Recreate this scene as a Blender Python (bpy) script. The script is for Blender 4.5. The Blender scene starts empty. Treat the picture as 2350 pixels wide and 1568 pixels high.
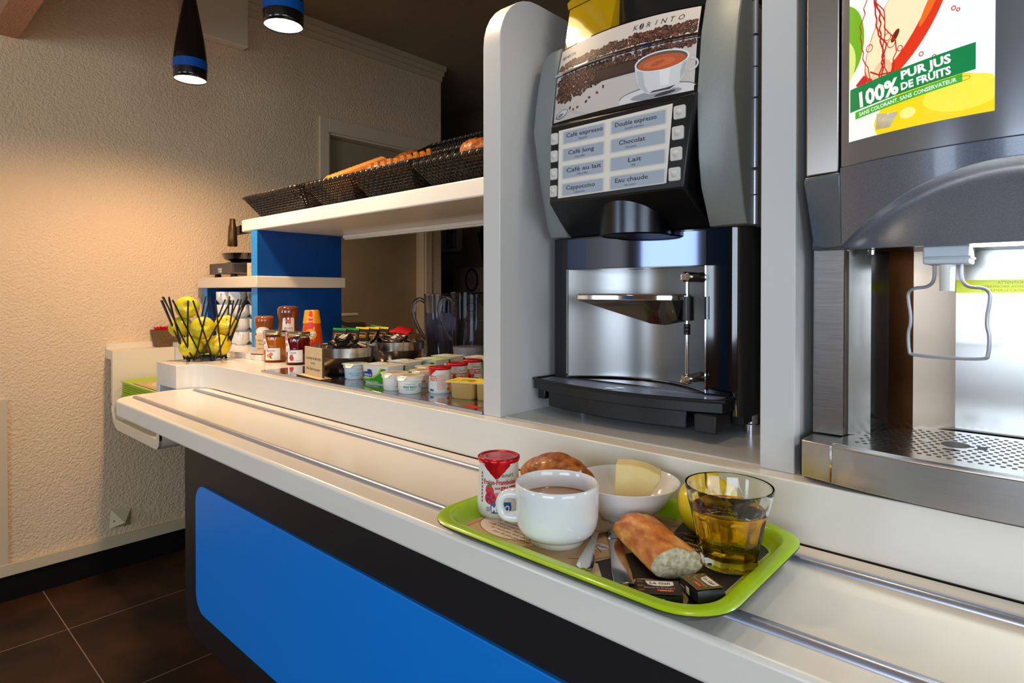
import bpy, bmesh, math, random
from math import sin, cos, pi, radians as R, sqrt
from mathutils import Vector, Matrix
from mathutils.geometry import tessellate_polygon
S = bpy.context.scene
C = S.collection
rnd = random.Random(7)

# ------------------------------------------------------------------ camera
CZ = 1.18
cam_d = bpy.data.cameras.new('camera'); cam = bpy.data.objects.new('camera', cam_d); C.objects.link(cam)
cam.location = (0, 0, CZ)
cam.rotation_euler = (R(90 - 0.6), 0, math.atan2(.671, .7416))
cam_d.sensor_width = 36; cam_d.lens = 1385.5 / 2350 * 36
cam_d.shift_y = -(784 - 684.5) / 2350
cam_d.clip_start = .02
S.camera = cam
S.view_settings.view_transform = 'Standard'; S.view_settings.look = 'None'
S.view_settings.gamma = 1; S.view_settings.use_curve_mapping = False
S.view_settings.exposure = 0.16
# ------------------------------------------------------------------ world
w = bpy.data.worlds.new('world'); S.world = w; w.use_nodes = True
w.node_tree.nodes['Background'].inputs[0].default_value = (.75, .85, 1, 1)
w.node_tree.nodes['Background'].inputs[1].default_value = .3
S.cycles.max_bounces = 10; S.cycles.transparent_max_bounces = 16; S.cycles.transmission_bounces = 10
S.cycles.caustics_refractive = True; S.cycles.blur_glossy = 1.0; S.cycles.sample_clamp_indirect = 6
# ------------------------------------------------------------------ daylight through the windows of the room (window_1..3 stand in the same openings)
def area(name, loc, rot, sx, sy, power, col):
    l = bpy.data.lights.new(name, 'AREA'); l.shape = 'RECTANGLE'; l.size = sx; l.size_y = sy; l.energy = power; l.color = col
    o = bpy.data.objects.new(name, l); C.objects.link(o); o.location = loc; o.rotation_euler = rot; return o
area('window_daylight', (-2.35, -2.93, 1.45), (R(90), 0, 0), .8, 1.3, 20, (.72, .85, 1))
area('window_daylight', (.55, -2.93, 1.45), (R(90), 0, 0), 2.1, 1.3, 52, (.72, .85, 1))
area('window_daylight', (2.33, -.6, 1.45), (R(90), 0, R(90)), 2.0, 1.3, 32, (.76, .88, 1))

# ================================================================== materials
def lin(c):
    return tuple(((v / 255) / 12.92 if v / 255 <= .04045 else ((v / 255 + .055) / 1.055) ** 2.4) for v in c)
def mat(name, col, rough=.5, metal=0, coat=0, emit=None, es=1, trans=0, ior=1.45, spec=.5, aniso=0, sss=0, alpha=1):
    m = bpy.data.materials.new(name); m.use_nodes = True
    b = m.node_tree.nodes['Principled BSDF']
    b.inputs['Base Color'].default_value = (*lin(col), 1)
    b.inputs['Roughness'].default_value = rough; b.inputs['Metallic'].default_value = metal
    b.inputs['Coat Weight'].default_value = coat; b.inputs['Coat Roughness'].default_value = .08
    b.inputs['Transmission Weight'].default_value = trans; b.inputs['IOR'].default_value = ior
    b.inputs['Specular IOR Level'].default_value = spec
    b.inputs['Anisotropic'].default_value = aniso
    b.inputs['Alpha'].default_value = alpha
    if sss: b.inputs['Subsurface Weight'].default_value = sss; b.inputs['Subsurface Radius'].default_value = (.01, .006, .003)
    if emit:
        b.inputs['Emission Color'].default_value = (*lin(emit), 1); b.inputs['Emission Strength'].default_value = es
    return m
def nd(m, t, **k):
    n = m.node_tree.nodes.new(t)
    for a, v in k.items():
        if a in n.inputs: n.inputs[a].default_value = v
        else: setattr(n, a, v)
    return n
def ln(m, a, b): m.node_tree.links.new(a, b)
def bsdf(m): return m.node_tree.nodes['Principled BSDF']
def coords(m, scale=(1, 1, 1), kind='Object'):
    t = nd(m, 'ShaderNodeTexCoord'); mp = nd(m, 'ShaderNodeMapping'); mp.inputs['Scale'].default_value = scale
    ln(m, t.outputs[kind], mp.inputs[0]); return mp.outputs[0]
def noise(m, vec, scale, detail=3, rough=.5):
    n = nd(m, 'ShaderNodeTexNoise'); n.inputs['Scale'].default_value = scale; n.inputs['Detail'].default_value = detail
    n.inputs['Roughness'].default_value = rough; ln(m, vec, n.inputs['Vector']); return n.outputs['Fac']
def ramp(m, fac, stops):
    r = nd(m, 'ShaderNodeValToRGB'); e = r.color_ramp.elements
    while len(e) < len(stops): e.new(.5)
    for i, (p, c) in enumerate(stops): e[i].position = p; e[i].color = (*lin(c), 1)
    ln(m, fac, r.inputs[0]); return r.outputs[0]
def bump(m, h, strength, dist):
    b = nd(m, 'ShaderNodeBump'); b.inputs['Strength'].default_value = strength; b.inputs['Distance'].default_value = dist
    ln(m, h, b.inputs['Height']); ln(m, b.outputs[0], bsdf(m).inputs['Normal']); return b
def spots(name, c1, c2, scale, rough=.5, lo=.35, hi=.65, bs=0, bd=.001, stretch=(1, 1, 1), **k):
    m = mat(name, c1, rough, **k); v = coords(m, stretch); f = noise(m, v, scale, 4)
    ln(m, ramp(m, f, [(lo, c1), (hi, c2)]), bsdf(m).inputs['Base Color'])
    if bs: bump(m, f, bs, bd)
    return m
M = {}
def stucco(name, c1, c2, scale=1.0, st=.8):
    m = mat(name, c1, .85, spec=.25); v = coords(m)
    big = noise(m, v, 1.6, 3)
    ln(m, ramp(m, big, [(.35, c1), (.7, c2)]), bsdf(m).inputs['Base Color'])
    n1 = noise(m, v, 112 * scale, 2.5, .55); n2 = noise(m, v, 60 * scale, 2)
    r1 = nd(m, 'ShaderNodeMapRange'); r1.inputs[1].default_value = .36; r1.inputs[2].default_value = .70; ln(m, n1, r1.inputs[0])
    a = nd(m, 'ShaderNodeMath', operation='MULTIPLY_ADD'); a.inputs[1].default_value = .6
    ln(m, n2, a.inputs[0]); ln(m, r1.outputs[0], a.inputs[2])
    bump(m, a.outputs[0], st * .75, .0045); return m
M['plaster'] = stucco('rough_plaster', (224, 198, 164), (232, 202, 164))
M['plaster_brown'] = stucco('brown_plaster', (150, 112, 88), (165, 125, 98))
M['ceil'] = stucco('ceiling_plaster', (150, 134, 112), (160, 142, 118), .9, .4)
M['paint'] = mat('cream_paint', (205, 186, 152), .5)
M['door'] = spots('door_paint', (158, 142, 112), (170, 152, 120), 3, .4)
M['trimp'] = mat('pale_trim_paint', (222, 200, 168), .45)
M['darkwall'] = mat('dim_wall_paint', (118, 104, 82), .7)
M['white'] = mat('white_laminate', (228, 226, 220), .32, coat=.25)
M['white_gloss'] = mat('white_solid_surface', (236, 230, 218), .24, coat=.35); M['white_gloss'].node_tree.nodes['Principled BSDF'].inputs['Coat Roughness'].default_value = .2
M['cream'] = mat('cream_laminate', (226, 212, 188), .35)
M['grey_lam'] = mat('grey_white_laminate', (205, 204, 202), .38, coat=.1)
M['blackp'] = spots('black_panel', (20, 18, 20), (26, 23, 25), 9, .45)
M['blue'] = mat('blue_panel', (0, 122, 216), .38)
M['navy'] = mat('blue_side_panel', (0, 62, 132), .4)
M['chrome'] = mat('chrome', (220, 222, 225), .08, 1)
M['rail'] = mat('aluminium_rail', (186, 192, 208), .3, .8)
def brushed(name, c, rough, sx):
    m = mat(name, c, rough, 1); v = coords(m, sx); f = noise(m, v, 60, 3)
    r = nd(m, 'ShaderNodeMapRange'); r.inputs[3].default_value = rough - .02; r.inputs[4].default_value = rough + .04; ln(m, f, r.inputs[0])
    ln(m, r.outputs[0], bsdf(m).inputs['Roughness']); return m
M['steel'] = brushed('brushed_steel', (188, 184, 180), .30, (.6, .6, 22))
M['steel_mirror'] = brushed('polished_steel', (196, 194, 190), .2, (.5, .5, 14))
M['steel_dark'] = mat('dark_steel', (66, 68, 72), .28, 1)
M['black'] = mat('black_plastic', (14, 14, 15), .32)
M['blackg'] = mat('gloss_black', (8, 9, 12), .05, coat=1)
M['blackm'] = mat('satin_black', (24, 25, 28), .38)
M['grey_plastic'] = spots('silver_grey_paint', (138, 144, 142), (146, 152, 150), 700, .5, metal=.25)
M['grey_dark'] = mat('side_grey_paint', (86, 84, 72), .4, .3)
M['hood'] = spots('metallic_grey_plastic', (92, 98, 112), (108, 114, 128), 900, .26, metal=.25, coat=.5)
M['hoods'] = spots('metallic_grey_side', (88, 96, 106), (100, 108, 118), 900, .34, metal=.3, coat=.3)
M['doorgrey'] = mat('grey_door_panel', (128, 130, 136), .22, .55, coat=.4)
M['btn'] = mat('grey_button', (205, 203, 198), .4)
M['slab'] = mat('dark_mirror_slab', (58, 48, 46), .05, .0, coat=1, spec=1)
M['floor'] = None
M['glass'] = mat('clear_glass', (255, 255, 255), 0, trans=1, ior=1.45)
M['jugp'] = mat('smoky_clear_plastic', (226, 229, 242), .03, trans=1, ior=1.25)
M['amber'] = mat('amber_plastic', (232, 196, 30), .05, trans=.62, ior=1.25, coat=.6)
M['juice'] = mat('apple_juice', (250, 200, 40), 0, trans=1, ior=1.33)
M['juice'].node_tree.nodes['Principled BSDF'].inputs['Base Color'].default_value = (*lin((255, 196, 56)), 1)
M['tea'] = mat('tea', (178, 124, 60), .04, coat=1)
M['milk'] = mat('milk', (236, 228, 218), .3, sss=.2)
M['porc'] = mat('porcelain', (232, 234, 234), .08, coat=.6)
M['green'] = spots('lime_plastic', (158, 196, 0), (166, 204, 6), 30, .3, coat=.2)
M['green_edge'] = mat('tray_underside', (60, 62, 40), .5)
M['bread'] = spots('bread_crust', (232, 158, 70), (176, 84, 22), 48, .45, .32, .7, .6, .002)
M['crust2'] = spots('dark_glazed_crust', (196, 116, 46), (120, 54, 16), 70, .42, .35, .65, .8, .003, (1, 1, 1.6), coat=.1)
m = M['bread']; ln(m, ramp(m, noise(m, coords(m, (.7, 1.5, 1.5)), 34, 5, .6), [(.30, (246, 190, 110)), (.5, (212, 126, 50)), (.72, (150, 68, 18))]), bsdf(m).inputs['Base Color'])
M['crumb'] = spots('bread_crumb', (216, 204, 170), (176, 160, 122), 160, .9, .4, .62, .9, .003)
M['slice'] = spots('sliced_bread_crumb', (236, 186, 96), (222, 160, 70), 90, .8, bs=.3, bd=.002)
M['cheese'] = spots('cheese', (236, 214, 150), (228, 202, 132), 40, .42, sss=.1)
M['appley'] = spots('yellow_apple_skin', (230, 198, 18), (206, 184, 24), 14, .28, coat=.3)
M['appleg'] = spots('green_yellow_apple_skin', (190, 190, 26), (218, 194, 22), 10, .28, coat=.3)
M['stem'] = mat('brown_stem', (84, 60, 30), .7)
M['wire'] = mat('black_wire', (20, 18, 18), .35)
M['wick'] = spots('dark_wicker', (30, 25, 23), (52, 42, 34), 60, .34)
M['ply'] = spots('plywood', (222, 196, 150), (212, 184, 138), 20, .6, stretch=(1, 1, 8))
M['plyedge'] = mat('laser_cut_edge', (92, 58, 30), .7)
M['card'] = spots('brown_card', (112, 86, 50), (92, 68, 36), 120, .6, bs=.4)
M['red'] = mat('red_foil', (214, 18, 28), .22, .6, coat=.3)
M['redp'] = mat('red_paper', (205, 20, 34), .5)
M['foil'] = spots('gold_silver_foil', (214, 198, 160), (150, 120, 70), 40, .18, bs=.8, bd=.004, metal=1)
M['jar'] = mat('jar_glass', (250, 250, 250), .02, trans=1, ior=1.3)
M['jamo'] = mat('apricot_jam', (226, 128, 14), .12, coat=.8, sss=.2)
M['jamr'] = mat('strawberry_jam', (124, 12, 18), .1, coat=.9)
M['lid'] = mat('gold_jar_lid', (200, 192, 160), .25, 1)
M['caramel'] = mat('caramel_sauce', (146, 76, 30), .12, coat=1)
M['choc'] = mat('chocolate_sauce', (104, 54, 30), .12, coat=1)
M['orangecap'] = mat('orange_cap', (240, 150, 10), .28, coat=.4)
M['honey'] = mat('honey_bottle', (206, 70, 10), .1, coat=1)
M['honeydeep'] = mat('honey_plastic', (240, 120, 20), .1, trans=.5, coat=1)
M['pot'] = mat('white_pot_plastic', (230, 230, 224), .35, sss=.1)
M['potb'] = mat('pale_blue_pot_plastic', (206, 222, 228), .35)
M['lidfoil'] = mat('cream_foil_lid', (222, 216, 190), .3, .2)
M['compote'] = mat('compote_cup', (224, 186, 112), .15, trans=.3, coat=.5)
M['knob'] = mat('worn_nickel', (190, 182, 168), .2, 1)
M['bronze'] = mat('bronze_handle', (96, 70, 42), .3, .8)
M['inox'] = mat('cutlery_steel', (205, 203, 198), .1, 1)
M['paperk'] = mat('black_paper', (34, 30, 28), .55)
M['paperb'] = mat('kraft_paper', (200, 168, 128), .6)
M['lampk'] = mat('black_lamp_enamel', (16, 12, 14), .22, coat=.6)
M['lampb'] = mat('blue_lamp_band', (8, 78, 160), .3)
M['lampglow'] = mat('lamp_diffuser', (255, 240, 210), .5, emit=(255, 226, 176), es=9)
M['lampglow2'] = mat('lamp_diffuser_cool', (255, 250, 240), .5, emit=(255, 246, 228), es=9)
M['beans'] = spots('coffee_beans', (98, 62, 26), (40, 24, 12), 120, .4, bs=1, bd=.01)
M['tape'] = mat('clear_sticky_tape', (235, 238, 240), .2, alpha=.55)
M['banana'] = mat('yellow_label', (220, 214, 20), .4)
M['darkgreen'] = mat('dark_green_plastic', (10, 44, 24), .5)
M['translucent'] = mat('grey_translucent', (96, 92, 96), .2)
M['seam'] = mat('dark_joint', (60, 48, 38), .7)
M['soap'] = mat('soap_dispenser_plastic', (150, 138, 116), .4)
M['ink'] = mat('dark_blue_ink', (10, 14, 60), .6)
# floor tiles
m = mat('brown_floor_tiles', (52, 32, 20), .5, spec=.3); v = coords(m)
br = nd(m, 'ShaderNodeTexBrick'); br.offset = 0; br.squash = 1
br.inputs['Scale'].default_value = 1; br.inputs['Brick Width'].default_value = .52; br.inputs['Row Height'].default_value = .60
br.inputs['Mortar Size'].default_value = .0016; br.inputs['Mortar Smooth'].default_value = .1
mp = m.node_tree.nodes['Mapping']; mp.inputs['Rotation'].default_value = (0, 0, 0); mp.inputs['Location'].default_value = (-.04, .085, 0)
ln(m, v, br.inputs['Vector'])
f = noise(m, v, 5, 4); cr = ramp(m, f, [(.3, (74, 44, 24)), (.7, (34, 20, 12))])
ln(m, cr, br.inputs['Color1']); ln(m, cr, br.inputs['Color2']); br.inputs['Mortar'].default_value = (*lin((150, 128, 110)), 1)
ln(m, br.outputs['Color'], bsdf(m).inputs['Base Color']); M['floor'] = m
# printed surfaces: the colours are the ink's own, one per face
def printmat(name, rough, coat=0):
    m = mat(name, (255, 255, 255), rough, coat=coat); a = nd(m, 'ShaderNodeAttribute'); a.attribute_name = 'Ink'
    ln(m, a.outputs['Color'], bsdf(m).inputs['Base Color']); return m
M['backlit'] = printmat('backlit_picture', .3, .2); _b = bsdf(M['backlit']); _b.inputs['Emission Strength'].default_value = .42
M['backlit'].node_tree.links.new(next(n for n in M['backlit'].node_tree.nodes if n.type == 'ATTRIBUTE').outputs['Color'], _b.inputs['Emission Color'])
M['print'] = printmat('printed_matt', .5); M['printg'] = printmat('printed_gloss', .32, .12)

# ================================================================== mesh helpers
def box(bm, x0, x1, y0, y1, z0, z1, mi=0):
    v = [bm.verts.new(p) for p in ((x0, y0, z0), (x1, y0, z0), (x1, y1, z0), (x0, y1, z0), (x0, y0, z1), (x1, y0, z1), (x1, y1, z1), (x0, y1, z1))]
    for q in ((3, 2, 1, 0), (4, 5, 6, 7), (0, 1, 5, 4), (1, 2, 6, 5), (2, 3, 7, 6), (3, 0, 4, 7)):
        bm.faces.new([v[i] for i in q]).material_index = mi
    return v
def loft(bm, rings, closed=True, cap=True, mi=0):
    rv = [[bm.verts.new(p) for p in r] for r in rings]; n = len(rv[0])
    for a, b in zip(rv, rv[1:]):
        for i in range(n if closed else n - 1):
            j = (i + 1) % n
            bm.faces.new((a[i], a[j], b[j], b[i])).material_index = mi
    if cap and closed:
        bm.faces.new(rv[0][::-1]).material_index = mi; bm.faces.new(rv[-1]).material_index = mi
    return rv
def lathe(bm, prof, seg=40, cx=0, cy=0, cap=False, mi=0):
    """prof: (r, z) bottom to top; r=0 ends are closed"""
    rings = []
    for r, z in prof:
        rings.append([(cx + r * cos(2 * pi * i / seg), cy + r * sin(2 * pi * i / seg), z) for i in range(seg)])
    rv = []
    for (r, z), ring in zip(prof, rings):
        if r < 1e-6: rv.append([bm.verts.new((cx, cy, z))])
        else: rv.append([bm.verts.new(p) for p in ring])
    for a, b in zip(rv, rv[1:]):
        for i in range(seg):
            j = (i + 1) % seg
            if len(a) == 1 and len(b) == 1: continue
            if len(a) == 1: f = bm.faces.new((a[0], b[j], b[i]))
            elif len(b) == 1: f = bm.faces.new((a[i], a[j], b[0]))
            else: f = bm.faces.new((a[i], a[j], b[j], b[i]))
            f.material_index = mi
    if cap:
        if len(rv[0]) > 1: bm.faces.new(rv[0][::-1])
        if len(rv[-1]) > 1: bm.faces.new(rv[-1])
def prism(bm, poly, axis, lo, hi, mi=0):
    def P(a, b, c): return {'x': (c, a, b), 'y': (a, c, b), 'z': (a, b, c)}[axis]
    A = [bm.verts.new(P(a, b, lo)) for a, b in poly]; B = [bm.verts.new(P(a, b, hi)) for a, b in poly]
    n = len(poly)
    for i in range(n): bm.faces.new((A[i], A[(i + 1) % n], B[(i + 1) % n], B[i])).material_index = mi
    bm.faces.new(A[::-1]).material_index = mi; bm.faces.new(B).material_index = mi
def tube(bm, pts, r, seg=8, cap=True, closed=False):
    pts = [Vector(p) for p in pts]; n = len(pts); rings = []
    up = None
    for i, p in enumerate(pts):
        if closed: d = (pts[(i + 1) % n] - pts[i - 1]).normalized()
        else: d = (pts[min(i + 1, n - 1)] - pts[max(i - 1, 0)]).normalized()
        if up is None:
            up = Vector((0, 0, 1)) if abs(d.z) < .9 else Vector((1, 0, 0))
        x = d.cross(up).normalized(); y = x.cross(d).normalized(); up = y
        rr = r[i] if isinstance(r, (list, tuple)) else r
        rings.append([p + x * rr * cos(2 * pi * k / seg) + y * rr * sin(2 * pi * k / seg) for k in range(seg)])
    if closed:
        rv = [[bm.verts.new(q) for q in g] for g in rings]
        for i in range(n):
            a, b = rv[i], rv[(i + 1) % n]
            for k in range(seg): bm.faces.new((a[k], a[(k + 1) % seg], b[(k + 1) % seg], b[k]))
    else: loft(bm, rings, True, cap)
def surf(bm, f, nu, nv, mi=0):
    g = [[bm.verts.new(f(i / nu, j / nv)) for i in range(nu + 1)] for j in range(nv + 1)]
    for j in range(nv):
        for i in range(nu): bm.faces.new((g[j][i], g[j][i + 1], g[j + 1][i + 1], g[j + 1][i])).material_index = mi
    return g
def rrect(x0, x1, y0, y1, r, n=6, rs=None):
    """rounded rectangle outline, ccw; rs = radii for (x0y0, x1y0, x1y1, x0y1)"""
    rs = rs or (r, r, r, r); out = []
    for (cx, cy, a0, q) in ((x0, y0, pi, 0), (x1, y0, 1.5 * pi, 1), (x1, y1, 0, 2), (x0, y1, .5 * pi, 3)):
        q = rs[q]
        ox = cx + (q if cx == x0 else -q); oy = cy + (q if cy == y0 else -q)
        if q < 1e-6: out.append((cx, cy)); continue
        for k in range(n + 1):
            a = a0 + k / n * pi / 2; out.append((ox + q * cos(a), oy + q * sin(a)))
    return out
def NB(): return bmesh.new()
def finish(name, bm, mats, parent=None, w=True, bev=0, seg=2, smooth=True, sub=0, auto=35, solid=0):
    """one mesh object. w: vertices are given in world space and moved into the parent's space"""
    if parent is not None and w:
        bm.transform(parent_mats[parent.name].inverted())
    bmesh.ops.recalc_face_normals(bm, faces=bm.faces)
    me = bpy.data.meshes.new(name); bm.to_mesh(me); bm.free()
    for mm in (mats if isinstance(mats, (list, tuple)) else [mats]): me.materials.append(M[mm] if isinstance(mm, str) else mm)
    o = bpy.data.objects.new(name, me); C.objects.link(o)
    if parent is not None: o.parent = parent
    if solid:
        s = o.modifiers.new('solid', 'SOLIDIFY'); s.thickness = solid; s.offset = -1
    if bev:
        b = o.modifiers.new('bevel', 'BEVEL'); b.width = bev; b.segments = seg; b.limit_method = 'ANGLE'; b.angle_limit = R(40)
    if sub:
        s = o.modifiers.new('sub', 'SUBSURF'); s.levels = s.render_levels = sub
    if smooth:
        for p in me.polygons: p.use_smooth = True
        if not sub:
            try: me.set_sharp_from_angle(angle=R(auto))
            except Exception: pass
    return o
parent_mats = {}
def tag(o, label=None, cat=None, group=None, kind=None):
    if label: o['label'] = label
    if cat: o['category'] = cat
    if group: o['group'] = group
    if kind: o['kind'] = kind
    return o
def thing(name, label, cat, loc=(0, 0, 0), rz=0, group=None, rot=None):
    o = bpy.data.objects.new(name, None); o.empty_display_size = .02; C.objects.link(o)
    o.location = loc; o.rotation_euler = rot if rot else (0, 0, rz)
    e = o.rotation_euler.to_matrix().to_4x4(); parent_mats[o.name] = Matrix.Translation(loc) @ e
    return tag(o, label, cat, group)
def place(o, loc, rot=(0, 0, 0), scale=1):
    o.location = loc; o.rotation_euler = rot
    o.scale = (scale,) * 3 if isinstance(scale, (int, float)) else scale
    return o
def kids(o): return [c for c in bpy.data.objects if c.parent == o]
def dup(root, loc, rot=(0, 0, 0), label=None, scale=None, group=None):
    r = root.copy(); C.objects.link(r); r.location = loc; r.rotation_euler = rot
    if label: r['label'] = label
    if group: r['group'] = group
    if scale: r.scale = (scale,) * 3 if isinstance(scale, (int, float)) else scale
    for ch in kids(root):
        c = ch.copy(); C.objects.link(c); c.parent = r
        for g in kids(ch):
            d = g.copy(); C.objects.link(d); d.parent = c
    return r

def smooth(pts, n=5):
    out = []
    for i in range(len(pts) - 1):
        a = Vector(pts[max(i - 1, 0)]); b = Vector(pts[i]); c = Vector(pts[i + 1]); d = Vector(pts[min(i + 2, len(pts) - 1)])
        for k in range(n):
            s = k / n; out.append(.5 * ((2 * b) + (-a + c) * s + (2 * a - 5 * b + 4 * c - d) * s * s + (-a + 3 * b - 3 * c + d) * s ** 3))
    return out + [Vector(pts[-1])]
# ------------------------------------------------------------------ prints: flat inks laid on a surface map (x, y, h) -> point
_tc = {}
def textmesh(s, bold=0):
    k = (s, bold)
    if k not in _tc:
        cu = bpy.data.curves.new('t', 'FONT'); cu.body = s; cu.size = 1; cu.resolution_u = 2; cu.offset = bold
        o = bpy.data.objects.new('t', cu); C.objects.link(o)
        me = bpy.data.meshes.new_from_object(o)
        vs = [(v.co.x, v.co.y) for v in me.vertices]; fs = [tuple(p.vertices) for p in me.polygons]
        bpy.data.objects.remove(o); bpy.data.curves.remove(cu); bpy.data.meshes.remove(me)
        _tc[k] = (vs, fs)
    return _tc[k]
class Print:
    def __init__(s, f, maxlen=1e9): s.f = f; s.t = []; s.ml = maxlen
    def tri(s, a, b, c, col, h):
        L = max((math.dist(a, b), a, b, c), (math.dist(b, c), b, c, a), (math.dist(c, a), c, a, b), key=lambda q: q[0])
        if L[0] > s.ml:
            m = ((L[1][0] + L[2][0]) / 2, (L[1][1] + L[2][1]) / 2)
            s.tri(L[1], m, L[3], col, h); s.tri(m, L[2], L[3], col, h)
        else: s.t.append(((a, b, c), col, h))
    def poly(s, pts, col, h=1):
        for t in tessellate_polygon([[Vector((x, y, 0)) for x, y in pts]]): s.tri(pts[t[0]], pts[t[1]], pts[t[2]], col, h)
    def rect(s, x0, y0, x1, y1, col, h=1): s.poly([(x0, y0), (x1, y0), (x1, y1), (x0, y1)], col, h)
    def rr(s, x0, y0, x1, y1, r, col, h=1): s.poly(rrect(x0, x1, y0, y1, r, 4), col, h)
    def ell(s, cx, cy, rx, ry, col, h=1, rot=0, n=18, a0=0, a1=2 * pi):
        p = []
        for k in range(n):
            a = a0 + (a1 - a0) * k / (n if a1 - a0 > 6.28 else n - 1); x = rx * cos(a); y = ry * sin(a)
            p.append((cx + x * cos(rot) - y * sin(rot), cy + x * sin(rot) + y * cos(rot)))
        s.poly(p, col, h)
    def ring(s, cx, cy, rx, ry, t, col, h=1, rot=0, n=24, a0=0, a1=2 * pi):
        q = []
        for k in range(n + 1):
            a = a0 + (a1 - a0) * k / n
            o = [(cx + (rx + e) * cos(a) * cos(rot) - (ry + e) * sin(a) * sin(rot), cy + (rx + e) * cos(a) * sin(rot) + (ry + e) * sin(a) * cos(rot)) for e in (0, -t)]
            q.append(o)
        for a, b in zip(q, q[1:]): s.tri(a[0], b[0], b[1], col, h); s.tri(a[0], b[1], a[1], col, h)
    def line(s, pts, t, col, h=1):
        for a, b in zip(pts, pts[1:]):
            dx, dy = b[0] - a[0], b[1] - a[1]; L = math.hypot(dx, dy) or 1; nx, ny = -dy / L * t / 2, dx / L * t / 2
            s.poly([(a[0] - nx, a[1] - ny), (b[0] - nx, b[1] - ny), (b[0] + nx, b[1] + ny), (a[0] + nx, a[1] + ny)], col, h)
    def text(s, st, x, y, size, col, h=2, al='c', shear=0, rot=0, sx=1, bold=0, width=None):
        vs, fs = textmesh(st, bold)
        if not vs: return
        x0 = min(v[0] for v in vs); x1 = max(v[0] for v in vs); W = x1 - x0
        if width: sx = width / (W * size)
        off = {'c': (x0 + x1) / 2, 'l': x0, 'r': x1}[al]
        P = []
        for a, b in vs:
            px = (a - off) * size * sx + b * size * shear; py = b * size
            P.append((x + px * cos(rot) - py * sin(rot), y + px * sin(rot) + py * cos(rot)))
        for f in fs:
            for k in range(1, len(f) - 1): s.tri(P[f[0]], P[f[k]], P[f[k + 1]], col, h)
    def build(s, name, parent, matn='print', w=True, step=.00012):
        me = bpy.data.meshes.new(name); V = []; F = []; cols = []
        inv = parent_mats[parent.name].inverted() if (parent is not None and w) else None
        for (tr, col, h) in s.t:
            ar = (tr[1][0] - tr[0][0]) * (tr[2][1] - tr[0][1]) - (tr[1][1] - tr[0][1]) * (tr[2][0] - tr[0][0])
            if abs(ar) < 1e-12: continue
            if ar < 0: tr = (tr[0], tr[2], tr[1])
            for (x, y) in tr:
                p = Vector(s.f(x, y, h * step)); V.append(inv @ p if inv else p)
            F.append((len(V) - 3, len(V) - 2, len(V) - 1)); cols.append((*lin(col), 1))
        me.from_pydata(V, [], F); at = me.color_attributes.new('Ink', 'FLOAT_COLOR', 'CORNER')
        at.data.foreach_set('color', [c for q in cols for _ in range(3) for c in q])
        me.materials.append(M[matn]); me.update()
        o = bpy.data.objects.new(name, me); C.objects.link(o); o.parent = parent; return o
def cyl(cx, cy, rad, z0=0, phi0=0):
    """print map round an upright round wall; x = arc length from heading phi0, y = height"""
    def f(x, y, h):
        r = rad(y) if callable(rad) else rad
        a = phi0 + x / r; return (cx + (r + h + .0002) * cos(a), cy + (r + h + .0002) * sin(a), z0 + y)
    return f
W0 = (245, 244, 240); K0 = (22, 20, 20)

exec_parts = []
# ================================================================== the room
def struct(name, bm, m, **k): return tag(finish(name, bm, m, smooth=False, **k), kind='structure')
XW = -2.97
bm = NB(); box(bm, -4.6, 2.5, -3.1, 3.5, -.08, 0); struct('floor', bm, 'floor')
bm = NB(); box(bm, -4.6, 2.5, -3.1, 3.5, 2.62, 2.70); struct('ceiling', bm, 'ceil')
DY0, DY1, DZ = 1.782, 2.462, 2.055    # door opening in the left wall
bm = NB()
box(bm, XW - .14, XW, -3.0, DY0, 0, 2.62); box(bm, XW - .14, XW, DY1, 2.596, 0, 2.62); box(bm, XW - .14, XW, DY0, DY1, DZ, 2.62)
struct('wall_left', bm, 'plaster')
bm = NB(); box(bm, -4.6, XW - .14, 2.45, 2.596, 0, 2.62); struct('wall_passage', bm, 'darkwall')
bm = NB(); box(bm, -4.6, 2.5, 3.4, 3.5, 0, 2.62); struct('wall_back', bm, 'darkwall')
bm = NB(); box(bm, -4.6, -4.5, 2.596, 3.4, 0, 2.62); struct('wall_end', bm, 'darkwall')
# front wall and right wall with window openings
bm = NB()
for x0, x1, z0, z1 in ((-3.11, 2.5, 0, .8), (-3.11, 2.5, 2.1, 2.62), (-3.11, -2.75, .8, 2.1), (-1.95, -.5, .8, 2.1), (1.6, 2.5, .8, 2.1)):
    box(bm, x0, x1, -3.1, -3.0, z0, z1)
M['room_far'] = mat('grey_painted_wall', (156, 116, 80), .6)
struct('wall_front', bm, 'room_far')
bm = NB(); box(bm, -1.75, -1.45, -2.99, -2.97, 0, 2.3); tag(finish('blue_banner', bm, 'blue', None), 'blue panel on the wall behind the camera, seen only mirrored in chrome', 'panel')
bm = NB()
for y0, y1, z0, z1 in ((-3.0, 3.4, 0, .8), (-3.0, 3.4, 2.1, 2.62), (-3.0, -1.6, .8, 2.1), (.4, 3.4, .8, 2.1)):
    box(bm, 2.4, 2.5, y0, y1, z0, z1)
struct('wall_right', bm, 'paint')
M['pane'] = mat('daylit_window_glass', (230, 238, 245), .1, trans=.9)
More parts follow.
